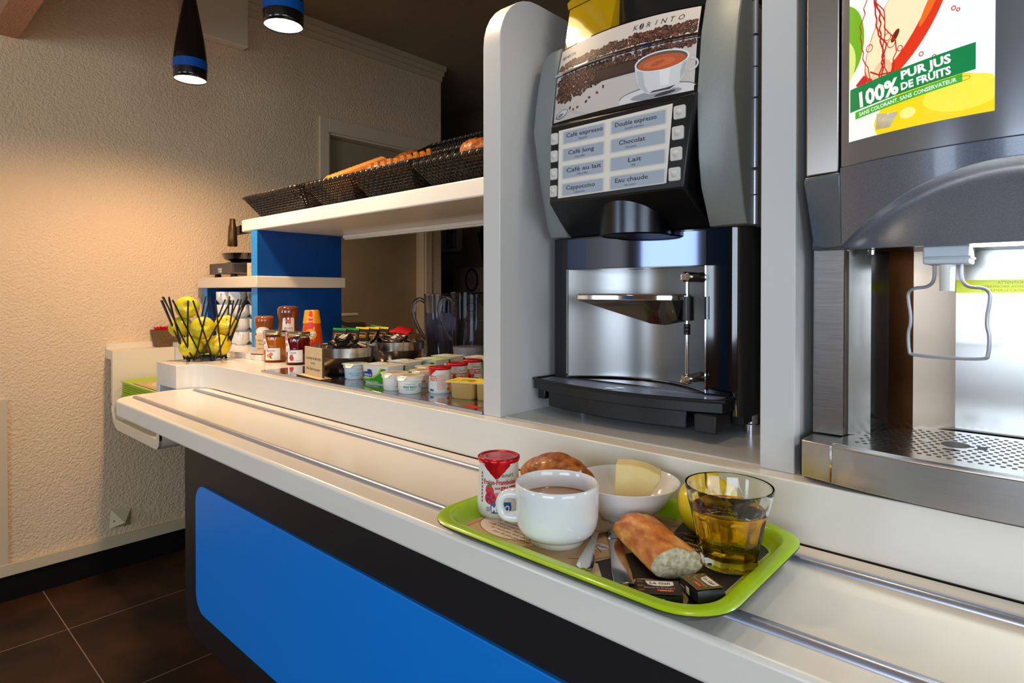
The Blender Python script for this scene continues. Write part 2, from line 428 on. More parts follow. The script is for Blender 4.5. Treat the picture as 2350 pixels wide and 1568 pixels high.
def window(name, x0, x1, y0, y1, n):
    bm = NB(); t = .05; z0, z1 = .8, 2.1
    if y0 == y1:
        Y = (y0 - .03, y0 + .03)
        box(bm, x0, x1, *Y, z0, z0 + t); box(bm, x0, x1, *Y, z1 - t, z1)
        for k in range(n + 1): xx = x0 + (x1 - x0 - t) * k / n; box(bm, xx, xx + t, *Y, z0, z1)
        o = struct(name, bm, 'white'); bm = NB(); box(bm, x0, x1, y0 - .01, y0 - .004, z0, z1)
    else:
        X = (x0 - .03, x0 + .03)
        box(bm, *X, y0, y1, z0, z0 + t); box(bm, *X, y0, y1, z1 - t, z1)
        for k in range(n + 1): yy = y0 + (y1 - y0 - t) * k / n; box(bm, *X, yy, yy + t, z0, z1)
        o = struct(name, bm, 'white'); bm = NB(); box(bm, x0 + .004, x0 + .01, y0, y1, z0, z1)
    g = finish('pane', bm, 'pane', smooth=False); g.parent = o
window('window_1', -2.75, -1.95, -3.02, -3.02, 1); window('window_2', -.5, 1.6, -3.02, -3.02, 3); window('window_3', 2.43, 2.43, -1.6, .4, 3)
# beam across the room, boxing, cornice
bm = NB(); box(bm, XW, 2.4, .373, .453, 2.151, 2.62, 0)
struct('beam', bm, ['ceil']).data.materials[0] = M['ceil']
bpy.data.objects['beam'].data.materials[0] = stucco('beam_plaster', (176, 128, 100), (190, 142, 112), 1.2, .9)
bm = NB(); box(bm, XW, XW + .06, 1.026, 1.319, 2.36, 2.62); struct('boxing', bm, 'cream', bev=.004)
bm = NB()
for k, (a, b) in enumerate(((.055, .03), (.035, .055), (.016, .085))): box(bm, XW, XW + a, 1.319, 2.596, 2.62 - b, 2.62)
struct('trim_1', bm, 'plaster')
bpy.data.objects['trim_1'].data.materials[0] = M['paint']
# door: casing, reveal and leaf
bm = NB(); e = .012
box(bm, XW, XW + e, DY0 - .055, DY0, 0, DZ + .075); box(bm, XW, XW + e, DY1, DY1 + .05, 0, DZ + .075); box(bm, XW, XW + e + .001, DY0, DY1, DZ, DZ + .075)
box(bm, XW - .138, XW + .001, DY1 - .012, DY1, 0, DZ); box(bm, XW - .138, XW + .001, DY0, DY0 + .012, 0, DZ); box(bm, XW - .138, XW + .001, DY0, DY1, DZ - .012, DZ)
fr = struct('trim_2', bm, 'trimp', bev=.002)
bm = NB(); box(bm, XW - .11, XW - .07, DY0 + .012, DY1 - .012, .01, DZ - .014); dl = struct('door_1', bm, 'door')
bm = NB(); tube(bm, [(XW - .07, DY0 + .07, 1.05), (XW - .02, DY0 + .07, 1.05), (XW - .012, DY0 + .09, 1.05), (XW - .012, DY0 + .19, 1.05)], .01, 10)
h = finish('door_handle', bm, 'trimp'); h.parent = dl
# wall foot: pale cap, dark skirting, vertical trim
bm = NB(); box(bm, XW, XW + .018, -2.9, 1.72, .098, .143); struct('trim_3', bm, 'paint', bev=.002)
bm = NB(); box(bm, XW, XW + .009, -3.0, 1.72, 0, .098); struct('baseboard_left', bm, mat('black_skirting', (14, 9, 8), .6, spec=.2))
bm = NB(); box(bm, XW, XW + .014, .2, .41, .143, .77); struct('trim_4', bm, 'paint')
# wall bumper plate (pyramid shaped bracket cover)
bm = NB()
a, b, c, d = (XW, .742, .176), (XW, .822, .172), (XW, .825, .247), (XW, .749, .257); p = (XW + .035, .792, .198)
vs = [bm.verts.new(q) for q in (a, b, c, d, p)]
for q in ((0, 1, 4), (1, 2, 4), (2, 3, 4), (3, 0, 4), (3, 2, 1, 0)): bm.faces.new([vs[i] for i in q])
t = thing('cable_cover', 'small cream pyramid shaped cover screwed to the rough wall above the baseboard', 'wall fitting', (XW, .785, .176))
finish('cover', bm, 'paint', t, smooth=False)
for q in ((.011, .758, .208), (.016, .776, .186), (.018, .797, .183), (.010, .814, .205)):
    bm = NB(); bmesh.ops.create_uvsphere(bm, u_segments=8, v_segments=6, radius=.0028, matrix=Matrix.Translation((XW + q[0], q[1], q[2]))); finish('screw', bm, 'black', t)

# ================================================================== the counter
# base with blue panel
bx0, bx1, by0, by1 = -1.60, .62, .56, 1.45
t = thing('counter_base', 'black self-service counter body with rounded corners standing on a grey plinth', 'counter', (-.5, 1.0, 0))
bm = NB(); prism(bm, rrect(bx0, bx1, .345, .812, 0, 6, (.06, .0, .0, .0)), 'y', by0, by1); finish('body', bm, 'blackp', t, bev=.004)
bm = NB(); box(bm, -1.36, bx1, .70, 1.40, 0, .345); finish('plinth', bm, 'grey_dark', t)
bm = NB(); prism(bm, rrect(-1.515, .60, .424, .726, .045, 8), 'y', by0 - .006, by0 + .002); o = finish('front_panel', bm, 'blue', t, bev=.0015); o['label'] = 'bright blue inset panel'
# tray slide
t = thing('tray_slide', 'white glossy tray slide shelf along the front of the counter with rounded end', 'shelf', (-.8, .68, .81))
out = [(.62, .534)]
for k in range(9): a = -pi / 2 - k / 8 * pi / 2; out.append((-2.045 + .085 * cos(a), .619 + .085 * sin(a)))
out += [(-2.135, .66), (-2.15, .74), (-2.15, .812), (.62, .812)]
bm = NB(); prism(bm, out, 'z', .813, .86); finish('slab', bm, 'white_gloss', t, bev=.006, seg=3)
for y, x0 in ((.587, -2.065), (.761, -2.075)):
    bm = NB(); prism(bm, [(y - .0085, .8595), (y + .0085, .8595), (y + .0085, .8612), (y + .005, .8655), (y + .0015, .8665), (y - .0015, .8665), (y - .005, .8655), (y - .0085, .8612)], 'x', x0, .62)
    finish('rail', bm, 'rail', t, auto=50)
# raised counter: top outline with the S-curve at its left end
t = thing('serving_counter', 'raised white counter that carries the food and the drink machines', 'counter', (-.8, 1.2, .86))
out = [(.62, .8115), (-2.03, .8110), (-2.055, .8095), (-2.080, .8055), (-2.100, .7985), (-2.117, .788), (-2.130, .774), (-2.138, .757), (-2.140, .742), (-2.140, .7265), (-2.316, .7235), (-2.335, .969), (-2.335, 1.53), (.62, 1.53)]
bm = NB(); prism(bm, out, 'z', .8602, .9385); finish('worktop', bm, 'white_gloss', t, bev=.0018, auto=25)
bm = NB(); box(bm, -2.335, -2.30, .727, 1.5, .70, .8625); finish('end_panel', bm, 'white', t, bev=.002)
bm = NB(); box(bm, -1.6, .62, .8135, 1.50, .8125, .8625); finish('carcass', bm, 'blackp', t)
bm = NB(); box(bm, -2.13, .62, .8120, .8124, .8598, .8606); finish('joint', bm, 'seam', t)
# grey machine niche surface
bm = NB(); box(bm, -.79, -.303, .852, 1.50, .9386, .9398); finish('machine_mat', bm, 'grey_lam', t)
# back-left ledge
t = thing('back_counter', 'white back counter a little higher than the serving counter, under the cups', 'counter', (-2.5, 1.3, .9))
bm = NB(); prism(bm, [(-2.085, .97), (-2.066, .975), (-2.056, .988), (-2.053, 1.01), (-2.053, 1.06), (-2.14, 1.53), (XW, 1.53), (XW, .97)][::-1], 'z', .9386, .958); finish('worktop', bm, 'white_gloss', t, bev=.002)
bm = NB(); box(bm, XW, -2.335, .97, 1.53, .70, .9386); finish('apron', bm, 'white', t)
# tray trough by the wall
t = thing('tray_holder', 'white wall side tray trough with rounded lip below the tray slide', 'tray holder', (-2.6, .9, .62))
pr = []  # section in X-Z : outside contour of the U
o_ = [(-2.90, .9385), (-2.90, .90), (-2.893, .885), (-2.893, .70)]
for k in range(7): a = pi + k / 6 * pi / 2; o_.append((-2.80 + .093 * cos(a), .715 + .093 * sin(a)))
for k in range(6): a = -pi / 2 + k / 5 * pi / 2; o_.append((-2.365 + .035 * cos(a), .657 + .035 * sin(a)))
i_ = [(-2.33, .690), (-2.352, .690), (-2.352, .662), (-2.365, .645), (-2.80, .645)]
for k in range(1, 7): a = 1.5 * pi - k / 6 * pi / 2; i_.append((-2.80 + .07 * cos(a), .715 + .07 * sin(a)))
i_ += [(-2.87, .9385)]
bm = NB(); prism(bm, o_ + i_, 'y', .734, .969); finish('trough', bm, 'cream', t, bev=.0015)
lp_ = [(-2.873, .70), (-2.893, .715)] + o_[4:17] + [(-2.33, .690), (-2.352, .690), (-2.356, .660), (-2.84, .660), (-2.862, .675)]
bm = NB(); prism(bm, lp_, 'y', .7325, .745); finish('lip', bm, 'cream', t, bev=.0015)
bm = NB(); box(bm, -2.84, -2.37, .80, .965, .6455, .736); finish('tray_rest', bm, 'cream', t)
bm = NB(); box(bm, XW, -2.90, .734, .969, .90, .9385); finish('ledge', bm, 'cream', t, bev=.002)
bm = NB(); prism(bm, rrect(.734, .969, .9386, .962, .01, 4, (0, 0, .0, .012)), 'x', XW, XW + .012); finish('upstand', bm, 'cream', t)

# dividers either side of the coffee machine
def divider(x0, x1, label, r):
    pl = [(.84, .9386), (1.45, .9386), (1.45, 1.766)]
    for k in range(9): a = pi / 2 + k / 8 * pi / 2; pl.append((.84 + r + r * cos(a), 1.766 - r + r * sin(a)))
    bm = NB(); prism(bm, pl, 'x', x0, x1)
    o = finish('divider_panel', bm, 'grey_lam', None, bev=.0015, auto=20); return tag(o, label, 'panel')
divider(-.836, -.791, 'thick white divider panel with rounded top on the left of the coffee machine', .11)
bm = NB(); prism(bm, [(.84, .9386), (1.45, .9386), (1.45, 2.2), (.84, 2.2)], 'x', -.302, -.257)
tag(finish('divider_panel', bm, 'grey_lam', None, bev=.0015), 'tall white divider panel between the coffee machine and the juice dispenser', 'panel')

# shelving
t = thing('bread_shelf', 'thick white upper shelf carrying the wicker bread baskets', 'shelf', (-1.7, 1.3, 1.426))
bm = NB(); box(bm, -2.50, -.8365, 1.10, 1.475, 1.426, 1.476); finish('board', bm, 'white', t, bev=.005, seg=3)
bm = NB(); box(bm, -2.30, -.8365, 1.450, 1.478, 1.412, 1.4255); box(bm, -2.30, -.8365, 1.457, 1.478, 1.406, 1.412); finish('back_rail', bm, 'white', t, bev=.001)
t = thing('blue_upright', 'tall blue upright panel carrying the white shelves', 'panel', (-2.38, 1.3, .958))
bm = NB(); box(bm, -2.408, -2.358, 1.10, 1.478, .9582, 1.197); box(bm, -2.408, -2.358, 1.10, 1.478, 1.2435, 1.4255); finish('board', bm, 'navy', t)
bm = NB(); box(bm, -2.4085, -2.3575, 1.0985, 1.10, .9582, 1.197); box(bm, -2.4085, -2.3575, 1.0985, 1.10, 1.2435, 1.4255)
finish('edge_band', bm, mat('light_blue_edge', (0, 140, 220), .35), t)
bm = NB(); box(bm, -2.94, -2.89, 1.115, 1.478, .9582, 1.197); o = tag(finish('blue_upright', bm, 'navy', None), 'short blue upright panel against the rough wall behind the white cups', 'panel')
bm = NB(); box(bm, -2.9405, -2.8895, 1.1135, 1.115, .9582, 1.197); q = finish('edge_band', bm, M['light_blue_edge'] if 'light_blue_edge' in M else bpy.data.materials['light_blue_edge'], None); q.parent = o
bm = NB(); box(bm, -2.925, -2.335, 1.085, 1.485, 1.1972, 1.243); tag(finish('small_shelf', bm, 'cream', None, bev=.003), 'short white shelf halfway up the blue upright, carrying the steel appliance', 'shelf')

# ================================================================== pendant lamps
def pendant(x, y, label, glow, power, col, seen=True):
    t = thing('pendant_lamp', label, 'lamp', (x, y, 1.905), group='bottle shaped pendants over the counter')
    L = [(0, .0), (.051, .0), (.0515, .02)]
    prof = [(.0505, 0), (.0525, .012), (.0525, .066), (.051, .085), (.046, .125), (.038, .175), (.029, .225), (.021, .27), (.0155, .31), (.0125, .36), (.011, .42), (.011, .715)]
    bm = NB(); lathe(bm, prof, 40, x, y); bm.transform(Matrix.Translation((0, 0, 1.905))); finish('shade', bm, 'lampk', t, solid=.001, auto=60)
    bm = NB(); lathe(bm, [(.0532, .034), (.0532, .064)], 40, x, y); bm.transform(Matrix.Translation((0, 0, 1.905))); finish('band', bm, 'lampb', t)
    bm = NB(); lathe(bm, [(0, .004), (.05, .004)], 40, x, y); bm.transform(Matrix.Translation((0, 0, 1.905))); finish('diffuser', bm, glow, t)
    l = bpy.data.lights.new('lamp_light', 'SPOT'); l.energy = power; l.color = col; l.spot_size = R(172); l.spot_blend = .55; l.shadow_soft_size = .045
    o = bpy.data.objects.new('lamp_light', l); C.objects.link(o); o.location = (x, y, 1.893); o.parent = None
pendant(-2.21, .80, 'black bottle shaped pendant lamp with blue band, lower left by the rough wall', 'lampglow', 40, (1, .66, .41))
pendant(-1.575, .81, 'pendant lamp cut by the top edge, only its blue band and white diffuser showing', 'lampglow2', 14, (1, .74, .46))
pendant(-.95, .80, 'pendant lamp over the yogurts, out of frame but mirrored in the amber bean hopper', 'lampglow', 6, (1, .74, .46))
pendant(-.31, .78, 'pendant lamp over the breakfast tray, out of frame above the juice dispenser', 'lampglow', 2.2, (1, .80, .58))
# ================================================================== coffee machine
def interp(x, pts):
    if x <= pts[0][0]: return pts[0][1]
    for (a, b), (c, d) in zip(pts, pts[1:]):
        if x <= c: return b + (d - b) * (x - a) / (c - a)
    return pts[-1][1]
XC, HW = -.5615, .1415
def labY(x, z):
    return interp(z, [(1.489, .89), (1.583, .903), (1.634, .918), (1.66, .93)]) - interp(z, [(1.489, .010), (1.634, .027)]) * (1 - ((x - XC) / HW) ** 2)
cm = thing('coffee_machine', 'black and silver-grey hot drinks machine with keypad between the white divider panels', 'coffee machine', (-.57, 1.15, .9398))
bm = NB(); box(bm, -.758, -.366, .99, 1.40, 1.288, 1.655); finish('casing', bm, 'grey_dark', cm, bev=.006)
bm = NB(); box(bm, -.7, -.372, .945, 1.38, 1.655, 1.80); box(bm, -.585, -.372, .93, .96, 1.637, 1.80); finish('top_cover', bm, 'black', cm, bev=.006)
# fenders
for s in (-1, 1):
    xo, xi = (-.760, -.7045) if s < 0 else (-.365, -.4185)
    zs = [1.288, 1.31, 1.345, 1.39, 1.44, 1.489, 1.54, 1.583, 1.61, 1.634, 1.645]
    oY = [(1.288, .957), (1.31, .945), (1.41, .918), (1.489, .903), (1.56, .912), (1.63, .930), (1.645, .94)]
    iY = [(1.288, .965), (1.345, .905), (1.40, .893), (1.489, .890), (1.583, .903), (1.634, .918), (1.645, .922)]
    xin = [(1.288, xi - s * .0), (1.645, xi)]
    bm = NB(); rings = []
    for z in zs:
        dx = -.012 * max(0, (1.345 - z) / .057) if s > 0 else -.018 * max(0, (1.345 - z) / .057)
        a = (xi + dx * (1 if s > 0 else 1), interp(z, iY), z); b = (xo, interp(z, oY), z)
        mid = ((a[0] + b[0]) / 2, (a[1] + b[1]) / 2 - .006, z)
        rings.append([a, mid, b, (xo, 1.03, z), (a[0], 1.03, z)])
    loft(bm, rings); finish('fender', bm, 'grey_plastic', cm, bev=.002, auto=50)
# hinge pieces down the right side
for z0, z1 in ((1.289, 1.335), (1.337, 1.375), (1.38, 1.49), (1.493, 1.54), (1.542, 1.59), (1.594, 1.648)):
    bm = NB(); lathe(bm, [(0, z0), (.005, z0), (.005, z1), (0, z1)], 12, -.3635, .985); finish('hinge', bm, 'rail', cm)
# centre shell, label field and keypad
bm = NB()
surf(bm, lambda u, v: (-.7045 + .2855 * u, labY(-.7045 + .2855 * u, 1.487 + .150 * v), 1.487 + .150 * v), 20, 12)
o = finish('label_shell', bm, 'blackg', cm)
lf = lambda x, y, h: (x, labY(x, y) - .0006 - h, y)
P = Print(lf, .012)
paper, paper2 = (206, 198, 190), (196, 190, 186)
P.rect(-.700, 1.5885, -.423, 1.634, paper, 0); P.rect(-.700, 1.494, -.423, 1.5805, paper2, 0)
browns = [(62, 36, 26), (88, 50, 36), (112, 66, 48), (48, 28, 22), (132, 82, 62)]
def bean(P, x, y, r, h):
    a = rnd.uniform(0, pi); c = rnd.choice(browns)
    P.ell(x, y, r * 1.25, r * .85, (34, 20, 16), h, a, 8)
    P.ell(x - r * .12, y + r * .12, r * 1.05, r * .66, c, h + .5, a, 8)
    P.line([(x - r * .8 * cos(a), y - r * .8 * sin(a)), (x + r * .8 * cos(a), y + r * .8 * sin(a))], r * .2, (30, 16, 12), h + 1)
    if rnd.random() < .5: P.ell(x - r * .2 * sin(a) - r * .1, y + r * .35 * cos(a), r * .35, r * .12, (190, 150, 132), h + 1, a, 6)
n = 0
for k in range(900):
    x = rnd.uniform(-.697, -.426); y = rnd.uniform(1.5905, 1.611)
    lim = 1.602 + .010 * ((x + .70) / .28) + .002 * sin(x * 140)
    if y < lim and y > 1.591: bean(P, x, y, .0027, 1 + (n % 5) * .4); n += 1
for k in range(2000):
    x = rnd.uniform(-.697, -.426); y = rnd.uniform(1.513, 1.5775)
    u = (x + .70) / .28
    lim = 1.518 + .052 * min(1, (u / .80)) ** .9 + .0015 * sin(x * 190) - .012 * max(0, .12 - u) / .12 * -1
    if y > lim and not (-.53 < x < -.431 and y < 1.566): bean(P, x, y, .0031, 1 + (n % 5) * .4); n += 1
for (x, y) in ((-.585, 1.5345), (-.598, 1.527), (-.615, 1.5225), (-.622, 1.517), (-.652, 1.509), (-.642, 1.5115), (-.660, 1.514)): bean(P, x, y, .0026, 2)
# little window of the display
P.rect(-.603, 1.5445, -.518, 1.5665, (44, 30, 24), 5); P.rect(-.600, 1.5475, -.521, 1.564, (64, 42, 34), 5.5)
# saucer, cup, coffee
P.ell(-.486, 1.502, .066, .0135, (214, 214, 216), 5, 0, 30, pi * .0, pi); P.rect(-.552, 1.4945, -.423, 1.5025, (216, 216, 218), 5)
P.ring(-.486, 1.502, .066, .0135, .0016, (90, 90, 96), 5.5, a0=0, a1=pi)
P.ell(-.486, 1.500, .044, .0065, (150, 152, 158), 6, 0, 24)
cup = [(-.523, 1.5535)]; cup += [(-.523 + .006 * k / 6 * k / 6, 1.5535 - .045 * k / 8) for k in range(1, 7)] + [(-.508, 1.5075), (-.497, 1.502), (-.462, 1.502), (-.450, 1.508), (-.440, 1.520), (-.4335, 1.5535)]
P.poly(cup, (212, 214, 216), 7); P.poly([(-.5205, 1.545), (-.516, 1.520), (-.505, 1.507), (-.497, 1.5045), (-.505, 1.518), (-.509, 1.543)], (184, 188, 194), 7.5); P.poly([(-.4455, 1.5155), (-.439, 1.527), (-.4355, 1.549), (-.4415, 1.546), (-.446, 1.53)], (176, 180, 188), 7.5)
P.poly([(-.497, 1.5035), (-.462, 1.5035), (-.452, 1.509), (-.47, 1.507), (-.49, 1.5065)], (60, 62, 66), 7.6)
P.poly([(-.480, 1.538), (-.462, 1.538), (-.464, 1.512), (-.478, 1.512)], (228, 230, 232), 7.5)
P.ell(-.478, 1.5535, .0455, .0165, (228, 228, 228), 8, 0, 30); P.ell(-.478, 1.5532, .0425, .0145, (96, 84, 80), 8.5, 0, 30)
P.ell(-.478, 1.5512, .0395, .0122, (186, 88, 44), 9, 0, 30); P.ell(-.481, 1.5505, .027, .0075, (200, 104, 58), 9.3, 0, 24); P.ell(-.483, 1.5505, .012, .0032, (176, 82, 42), 9.5, .2, 16)
P.ring(-.430, 1.538, .012, .011, .003, (200, 202, 206), 6.5, a0=-1.9, a1=1.9)
P.ell(-.470, 1.4985, .018, .0028, (60, 56, 58), 7, .1)
# spoon
P.ell(-.680, 1.5065, .0155, .0072, (90, 90, 94), 3, .3); P.ell(-.6795, 1.507, .0135, .0058, (206, 208, 212), 3.5, .3); P.ell(-.683, 1.505, .007, .003, (120, 122, 126), 4, .3)
P.line([(-.667, 1.508), (-.655, 1.5075), (-.640, 1.501), (-.625, 1.497)], .0022, (180, 180, 184), 4)
# lettering
for ch, x in zip('K RINTO', (-.527, -.516, -.504, -.4915, -.479, -.466, -.4515)):
    if ch != ' ': P.text(ch, x, 1.6165, .0125, (46, 44, 46), 6, shear=.25)
P.ell(-.5155, 1.6205, .0036, .0056, (30, 26, 26), 6, -.25); P.line([(-.5165, 1.6155), (-.515, 1.6205), (-.5145, 1.6258)], .0012, paper, 7)
P.text('NECTA', -.681, 1.6135, .0078, (40, 38, 38), 6, al='l', shear=.25)
for k in range(4): P.line([(-.6935 + .0008 * k, 1.6135 + .0016 * k), (-.6845 + .0006 * k, 1.6135 + .0016 * k)], .0009, (90, 88, 88), 6)
P.build('picture_label', cm, 'print', step=.00006)
bm = NB(); tube(bm, [(-.7035 + .284 * k / 20, labY(-.7035 + .284 * k / 20, 1.5845) - .002, 1.5845) for k in range(21)], .0028, 8); finish('chrome_trim', bm, 'chrome', cm)
# keypad block
def kring(x0, x1, Y, z, d=.0): return [(x0, Y, z), (x1, Y, z), (x1, 1.0, z), (x0, 1.0, z)]
bm = NB(); loft(bm, [kring(-.726, -.4305, .975, 1.2885), kring(-.712, -.431, .925, 1.313), kring(-.697, -.432, .873, 1.3425), kring(-.697, -.4165, .8775, 1.484), kring(-.703, -.4165, .893, 1.4935)])
finish('keypad_housing', bm, 'black', cm, bev=.002, auto=25)
def kx(x, z):
    return x
kp = lambda x, y, h: (x, .873 - .0006 - h + (y - 1.3425) * .0318, y)
P = Print(kp)
P.poly([(-.6765, 1.350), (-.4605, 1.352), (-.4515, 1.4765), (-.6775, 1.4735)], (226, 222, 212), 4)
ent = [[('Café expresso', 'Expresso'), ('Café long', 'long coffee'), ('Café au lait', 'Milk coffee'), ('Cappuccino', 'Cappuccino')],
       [('Double expresso', 'Double espresso'), ('Chocolat', 'Chocolate'), ('Lait', 'Milk'), ('Eau chaude', 'Hot water')]]
for c, (x0, x1) in enumerate(((-.666, -.580), (-.564, -.4645))):
    for r_ in range(4):
        zc = 1.4585 - .0315 * r_
        P.rr(x0 - .003, zc - .0125, x1 + .003, zc + .0125, .003, (208, 204, 196), 5)
        P.rr(x0, zc - .0105, x1, zc + .0105, .002, (160, 172, 188), 6)
        a, b = ent[c][r_]; xm = (x0 + x1) / 2 - .006 * (r_ % 2) - (.004 if c else -.002)
        P.text(a, xm, zc - .0005, .0105, (52, 48, 50), 7, bold=.012, width=min(.0062 * len(a), .078)); P.text(b, xm - .002, zc - .0078, .0052, (70, 66, 66), 7)
P.build('selection_card', cm, 'printg')
for z in (1.46, 1.428, 1.3955, 1.364):
    for x, wd in ((-.6865, .0075), (-.4395 - (1.46 - z) * .07, .0098)):
        yy = .873 + (z - 1.3425) * .0318
        bm = NB(); prism(bm, rrect(x - wd, x + wd, z - .0105, z + .0105, .003, 4), 'y', yy - .0035, yy + .002)
        bmesh.ops.create_uvsphere(bm, u_segments=14, v_segments=8, radius=.0055, matrix=Matrix.Translation((x, yy - .0015, z)))
        finish('button', bm, 'btn', cm, bev=.0008)
# outlet hood
bm = NB(); lathe(bm, [(.058, 1.279), (.063, 1.281), (.063, 1.338), (0, 1.338)], 48, XC, .948); finish('outlet_hood', bm, 'steel_dark', cm)
bm = NB(); lathe(bm, [(0, 1.2805), (.061, 1.2805)], 40, XC, .948); finish('outlet_underside', bm, 'black', cm)
# bean hopper
bm = NB()
h0 = [(-.700, .922, 1.637), (-.588, .905, 1.637), (-.588, 1.05, 1.637), (-.700, 1.05, 1.637)]
h1 = [(-.700, .940, 1.722), (-.582, .925, 1.722), (-.582, 1.05, 1.722), (-.700, 1.05, 1.722)]
loft(bm, [h0, h1], True, False); finish('hopper', bm, 'amber', cm, solid=.003, bev=0, smooth=False)
bm = NB(); q = lambda dz, e: [(-.703 - e, .938 - e, 1.7225 + dz), (-.579 + e, .923 - e, 1.7225 + dz), (-.579 + e, 1.05, 1.7225 + dz), (-.703 - e, 1.05, 1.7225 + dz)]
loft(bm, [q(0, 0), q(.012, .001), q(.02, -.004)]); finish('hopper_lid', bm, 'amber', cm, smooth=False)
bm = NB(); loft(bm, [[(-.694, .932, 1.6385), (-.594, .916, 1.6385), (-.594, 1.045, 1.6385), (-.694, 1.045, 1.6385)], [(-.694, .955, 1.664), (-.594, .940, 1.664), (-.594, 1.045, 1.700), (-.694, 1.045, 1.705)]])
bmesh.ops.subdivide_edges(bm, edges=bm.edges[:], cuts=12, use_grid_fill=True)
for v_ in bm.verts: v_.co += Vector((rnd.uniform(-1, 1), rnd.uniform(-1, 1), rnd.uniform(-1, 1))) * .0012
finish('coffee_beans', bm, 'beans', cm, auto=180)
# lower body
bm = NB(); prism(bm, rrect(-.768, -.372, .978, 1.40, .03, 6, (.012, .03, .0, .0)), 'z', .975, 1.2875); finish('lower_body', bm, 'blackg', cm)
bm = NB(); prism(bm, [(-.766, .9775), (-.7335, .9775), (-.7335, .981), (-.766, .981)], 'z', .99, 1.287); finish('side_strip', bm, 'blackm', cm)
def bay(x): return .9765
bm = NB(); surf(bm, lambda u, v: (-.7325 + .2915 * u, .9765 - .003 * (1 - (2 * u - 1) ** 2), 1.2255 + .0585 * v), 24, 1); finish('chrome_band', bm, mat('chrome_blue_reflection', (92, 102, 128), .06, 1), cm, auto=180)  # dark blue tint painted in for what the chrome would mirror
def bayY(u): return .9755
# concave bay: dark recess frame + steel sheet that bows back
bm = NB()
def sh(u, v):
    x = -.7315 + .2905 * u
    return (x, .9745 - .0 + 0 * v, 1.009 + .215 * v)
# the sheet is bowed inwards, so the black body in front of it is cut away there
lb = bpy.data.objects['lower_body']
cut = NB(); pts = [(-.7315, .96)] + [(-.7315 + .2905 * k / 24, .978 + .070 * (1 - (2 * k / 24 - 1) ** 2)) for k in range(25)] + [(-.441, .96)]
prism(cut, pts, 'z', 1.0085, 1.2245)
# build the lower body again with the bay left open
me = lb.data; bpy.data.objects.remove(lb)
cut.free()
bm = NB(); o_ = rrect(-.768, -.372, .978, 1.40, .03, 6, (.012, .03, .0, .0))
prism(bm, o_, 'z', 1.2245, 1.2875); prism(bm, o_, 'z', .975, 1.0085)
mid = [p for p in o_ if p[0] < -.755 and p[1] < 1.0]
c_ = [(-.7315 + .2905 * k / 24, .978 + .070 * (1 - (2 * k / 24 - 1) ** 2)) for k in range(25)]
i0 = [p for p in o_ if p[0] > -.42 and p[1] < 1.05]
poly = c_ + i0 + [(-.372, 1.40), (-.768, 1.40)] + [p for p in o_ if p[0] < -.74 and p[1] < 1.05]
prism(bm, poly, 'z', 1.0085, 1.2245); finish('lower_body', bm, 'blackg', cm, auto=40)
bm = NB(); surf(bm, lambda u, v: (-.7310 + .2895 * u, .9765 + .070 * (1 - (2 * u - 1) ** 2), 1.0095 + .2145 * v), 40, 2); finish('steel_back', bm, brushed('grey_brushed_steel', (150, 150, 150), .3, (.6, .6, 22)), cm)
bm = NB()
bm.free()
for x in (-.7318, -.4410):
    bm = NB(); box(bm, x - .0012, x + .0012, .9735, .979, 1.009, 1.2245); finish('steel_edge', bm, 'chrome', cm)
bm = NB(); tube(bm, [(-.7315 + .2905 * k / 24, .974 + .068 * (1 - (2 * k / 24 - 1) ** 2), 1.0105) for k in range(25)], .0018, 6); finish('steel_lip', bm, 'chrome', cm)
# cup shelf on its rod
rx, ry = -.4615, .948
bm = NB()
tp = [(-.667, .935), (-.664, .91), (-.655, .903), (-.50, .903), (-.472, .915), (-.463, .938), (-.470, .985), (-.58, 1.015), (-.655, .985)]
prism(bm, tp, 'z', 1.1655, 1.1745); finish('cup_plate', bm, 'chrome', cm, bev=.001)
bm = NB(); prism(bm, [(x * .97 - .017, .948 + (y - .948) * .9) for x, y in tp], 'z', 1.1746, 1.1765); finish('cup_mat', bm, mat('copper_brown_rubber', (120, 84, 60), .5), cm)
bm = NB()
for p in [(x, y, 1.1650) for x, y in tp] + [(-.655, .925, 1.160), (-.513, .918, 1.126), (-.49, .925, 1.124), (-.47, .930, 1.134), (-.47, .965, 1.13), (-.51, .985, 1.13)]: bm.verts.new(p)
bmesh.ops.convex_hull(bm, input=bm.verts[:]); finish('cup_bracket', bm, 'blackg', cm, auto=20)
bm = NB(); lathe(bm, [(0, 1.132), (.012, 1.132), (.012, 1.172), (0, 1.172)], 16, rx, ry); finish('hub', bm, 'black', cm)
bm = NB(); lathe(bm, [(0, 1.033), (.0032, 1.033), (.0032, 1.205), (0, 1.205)], 14, rx, ry); finish('rod', bm, 'chrome', cm)
bm = NB(); lathe(bm, [(.0034, 1.108), (.0056, 1.109), (.0056, 1.113), (.0045, 1.114), (.0056, 1.115), (.0056, 1.119), (.0045, 1.12), (.0056, 1.121), (.0056, 1.125), (.0034, 1.126)], 14, rx, ry); finish('clamp_ring', bm, 'black', cm)
for z in (1.205, 1.033):
    bm = NB(); tube(bm, [(rx - .001, ry - .010, z), (rx, ry - .008, z), (rx, ry + .05, z)], [.006, .0085, .0085], 16); finish('rod_bracket', bm, 'knob', cm)
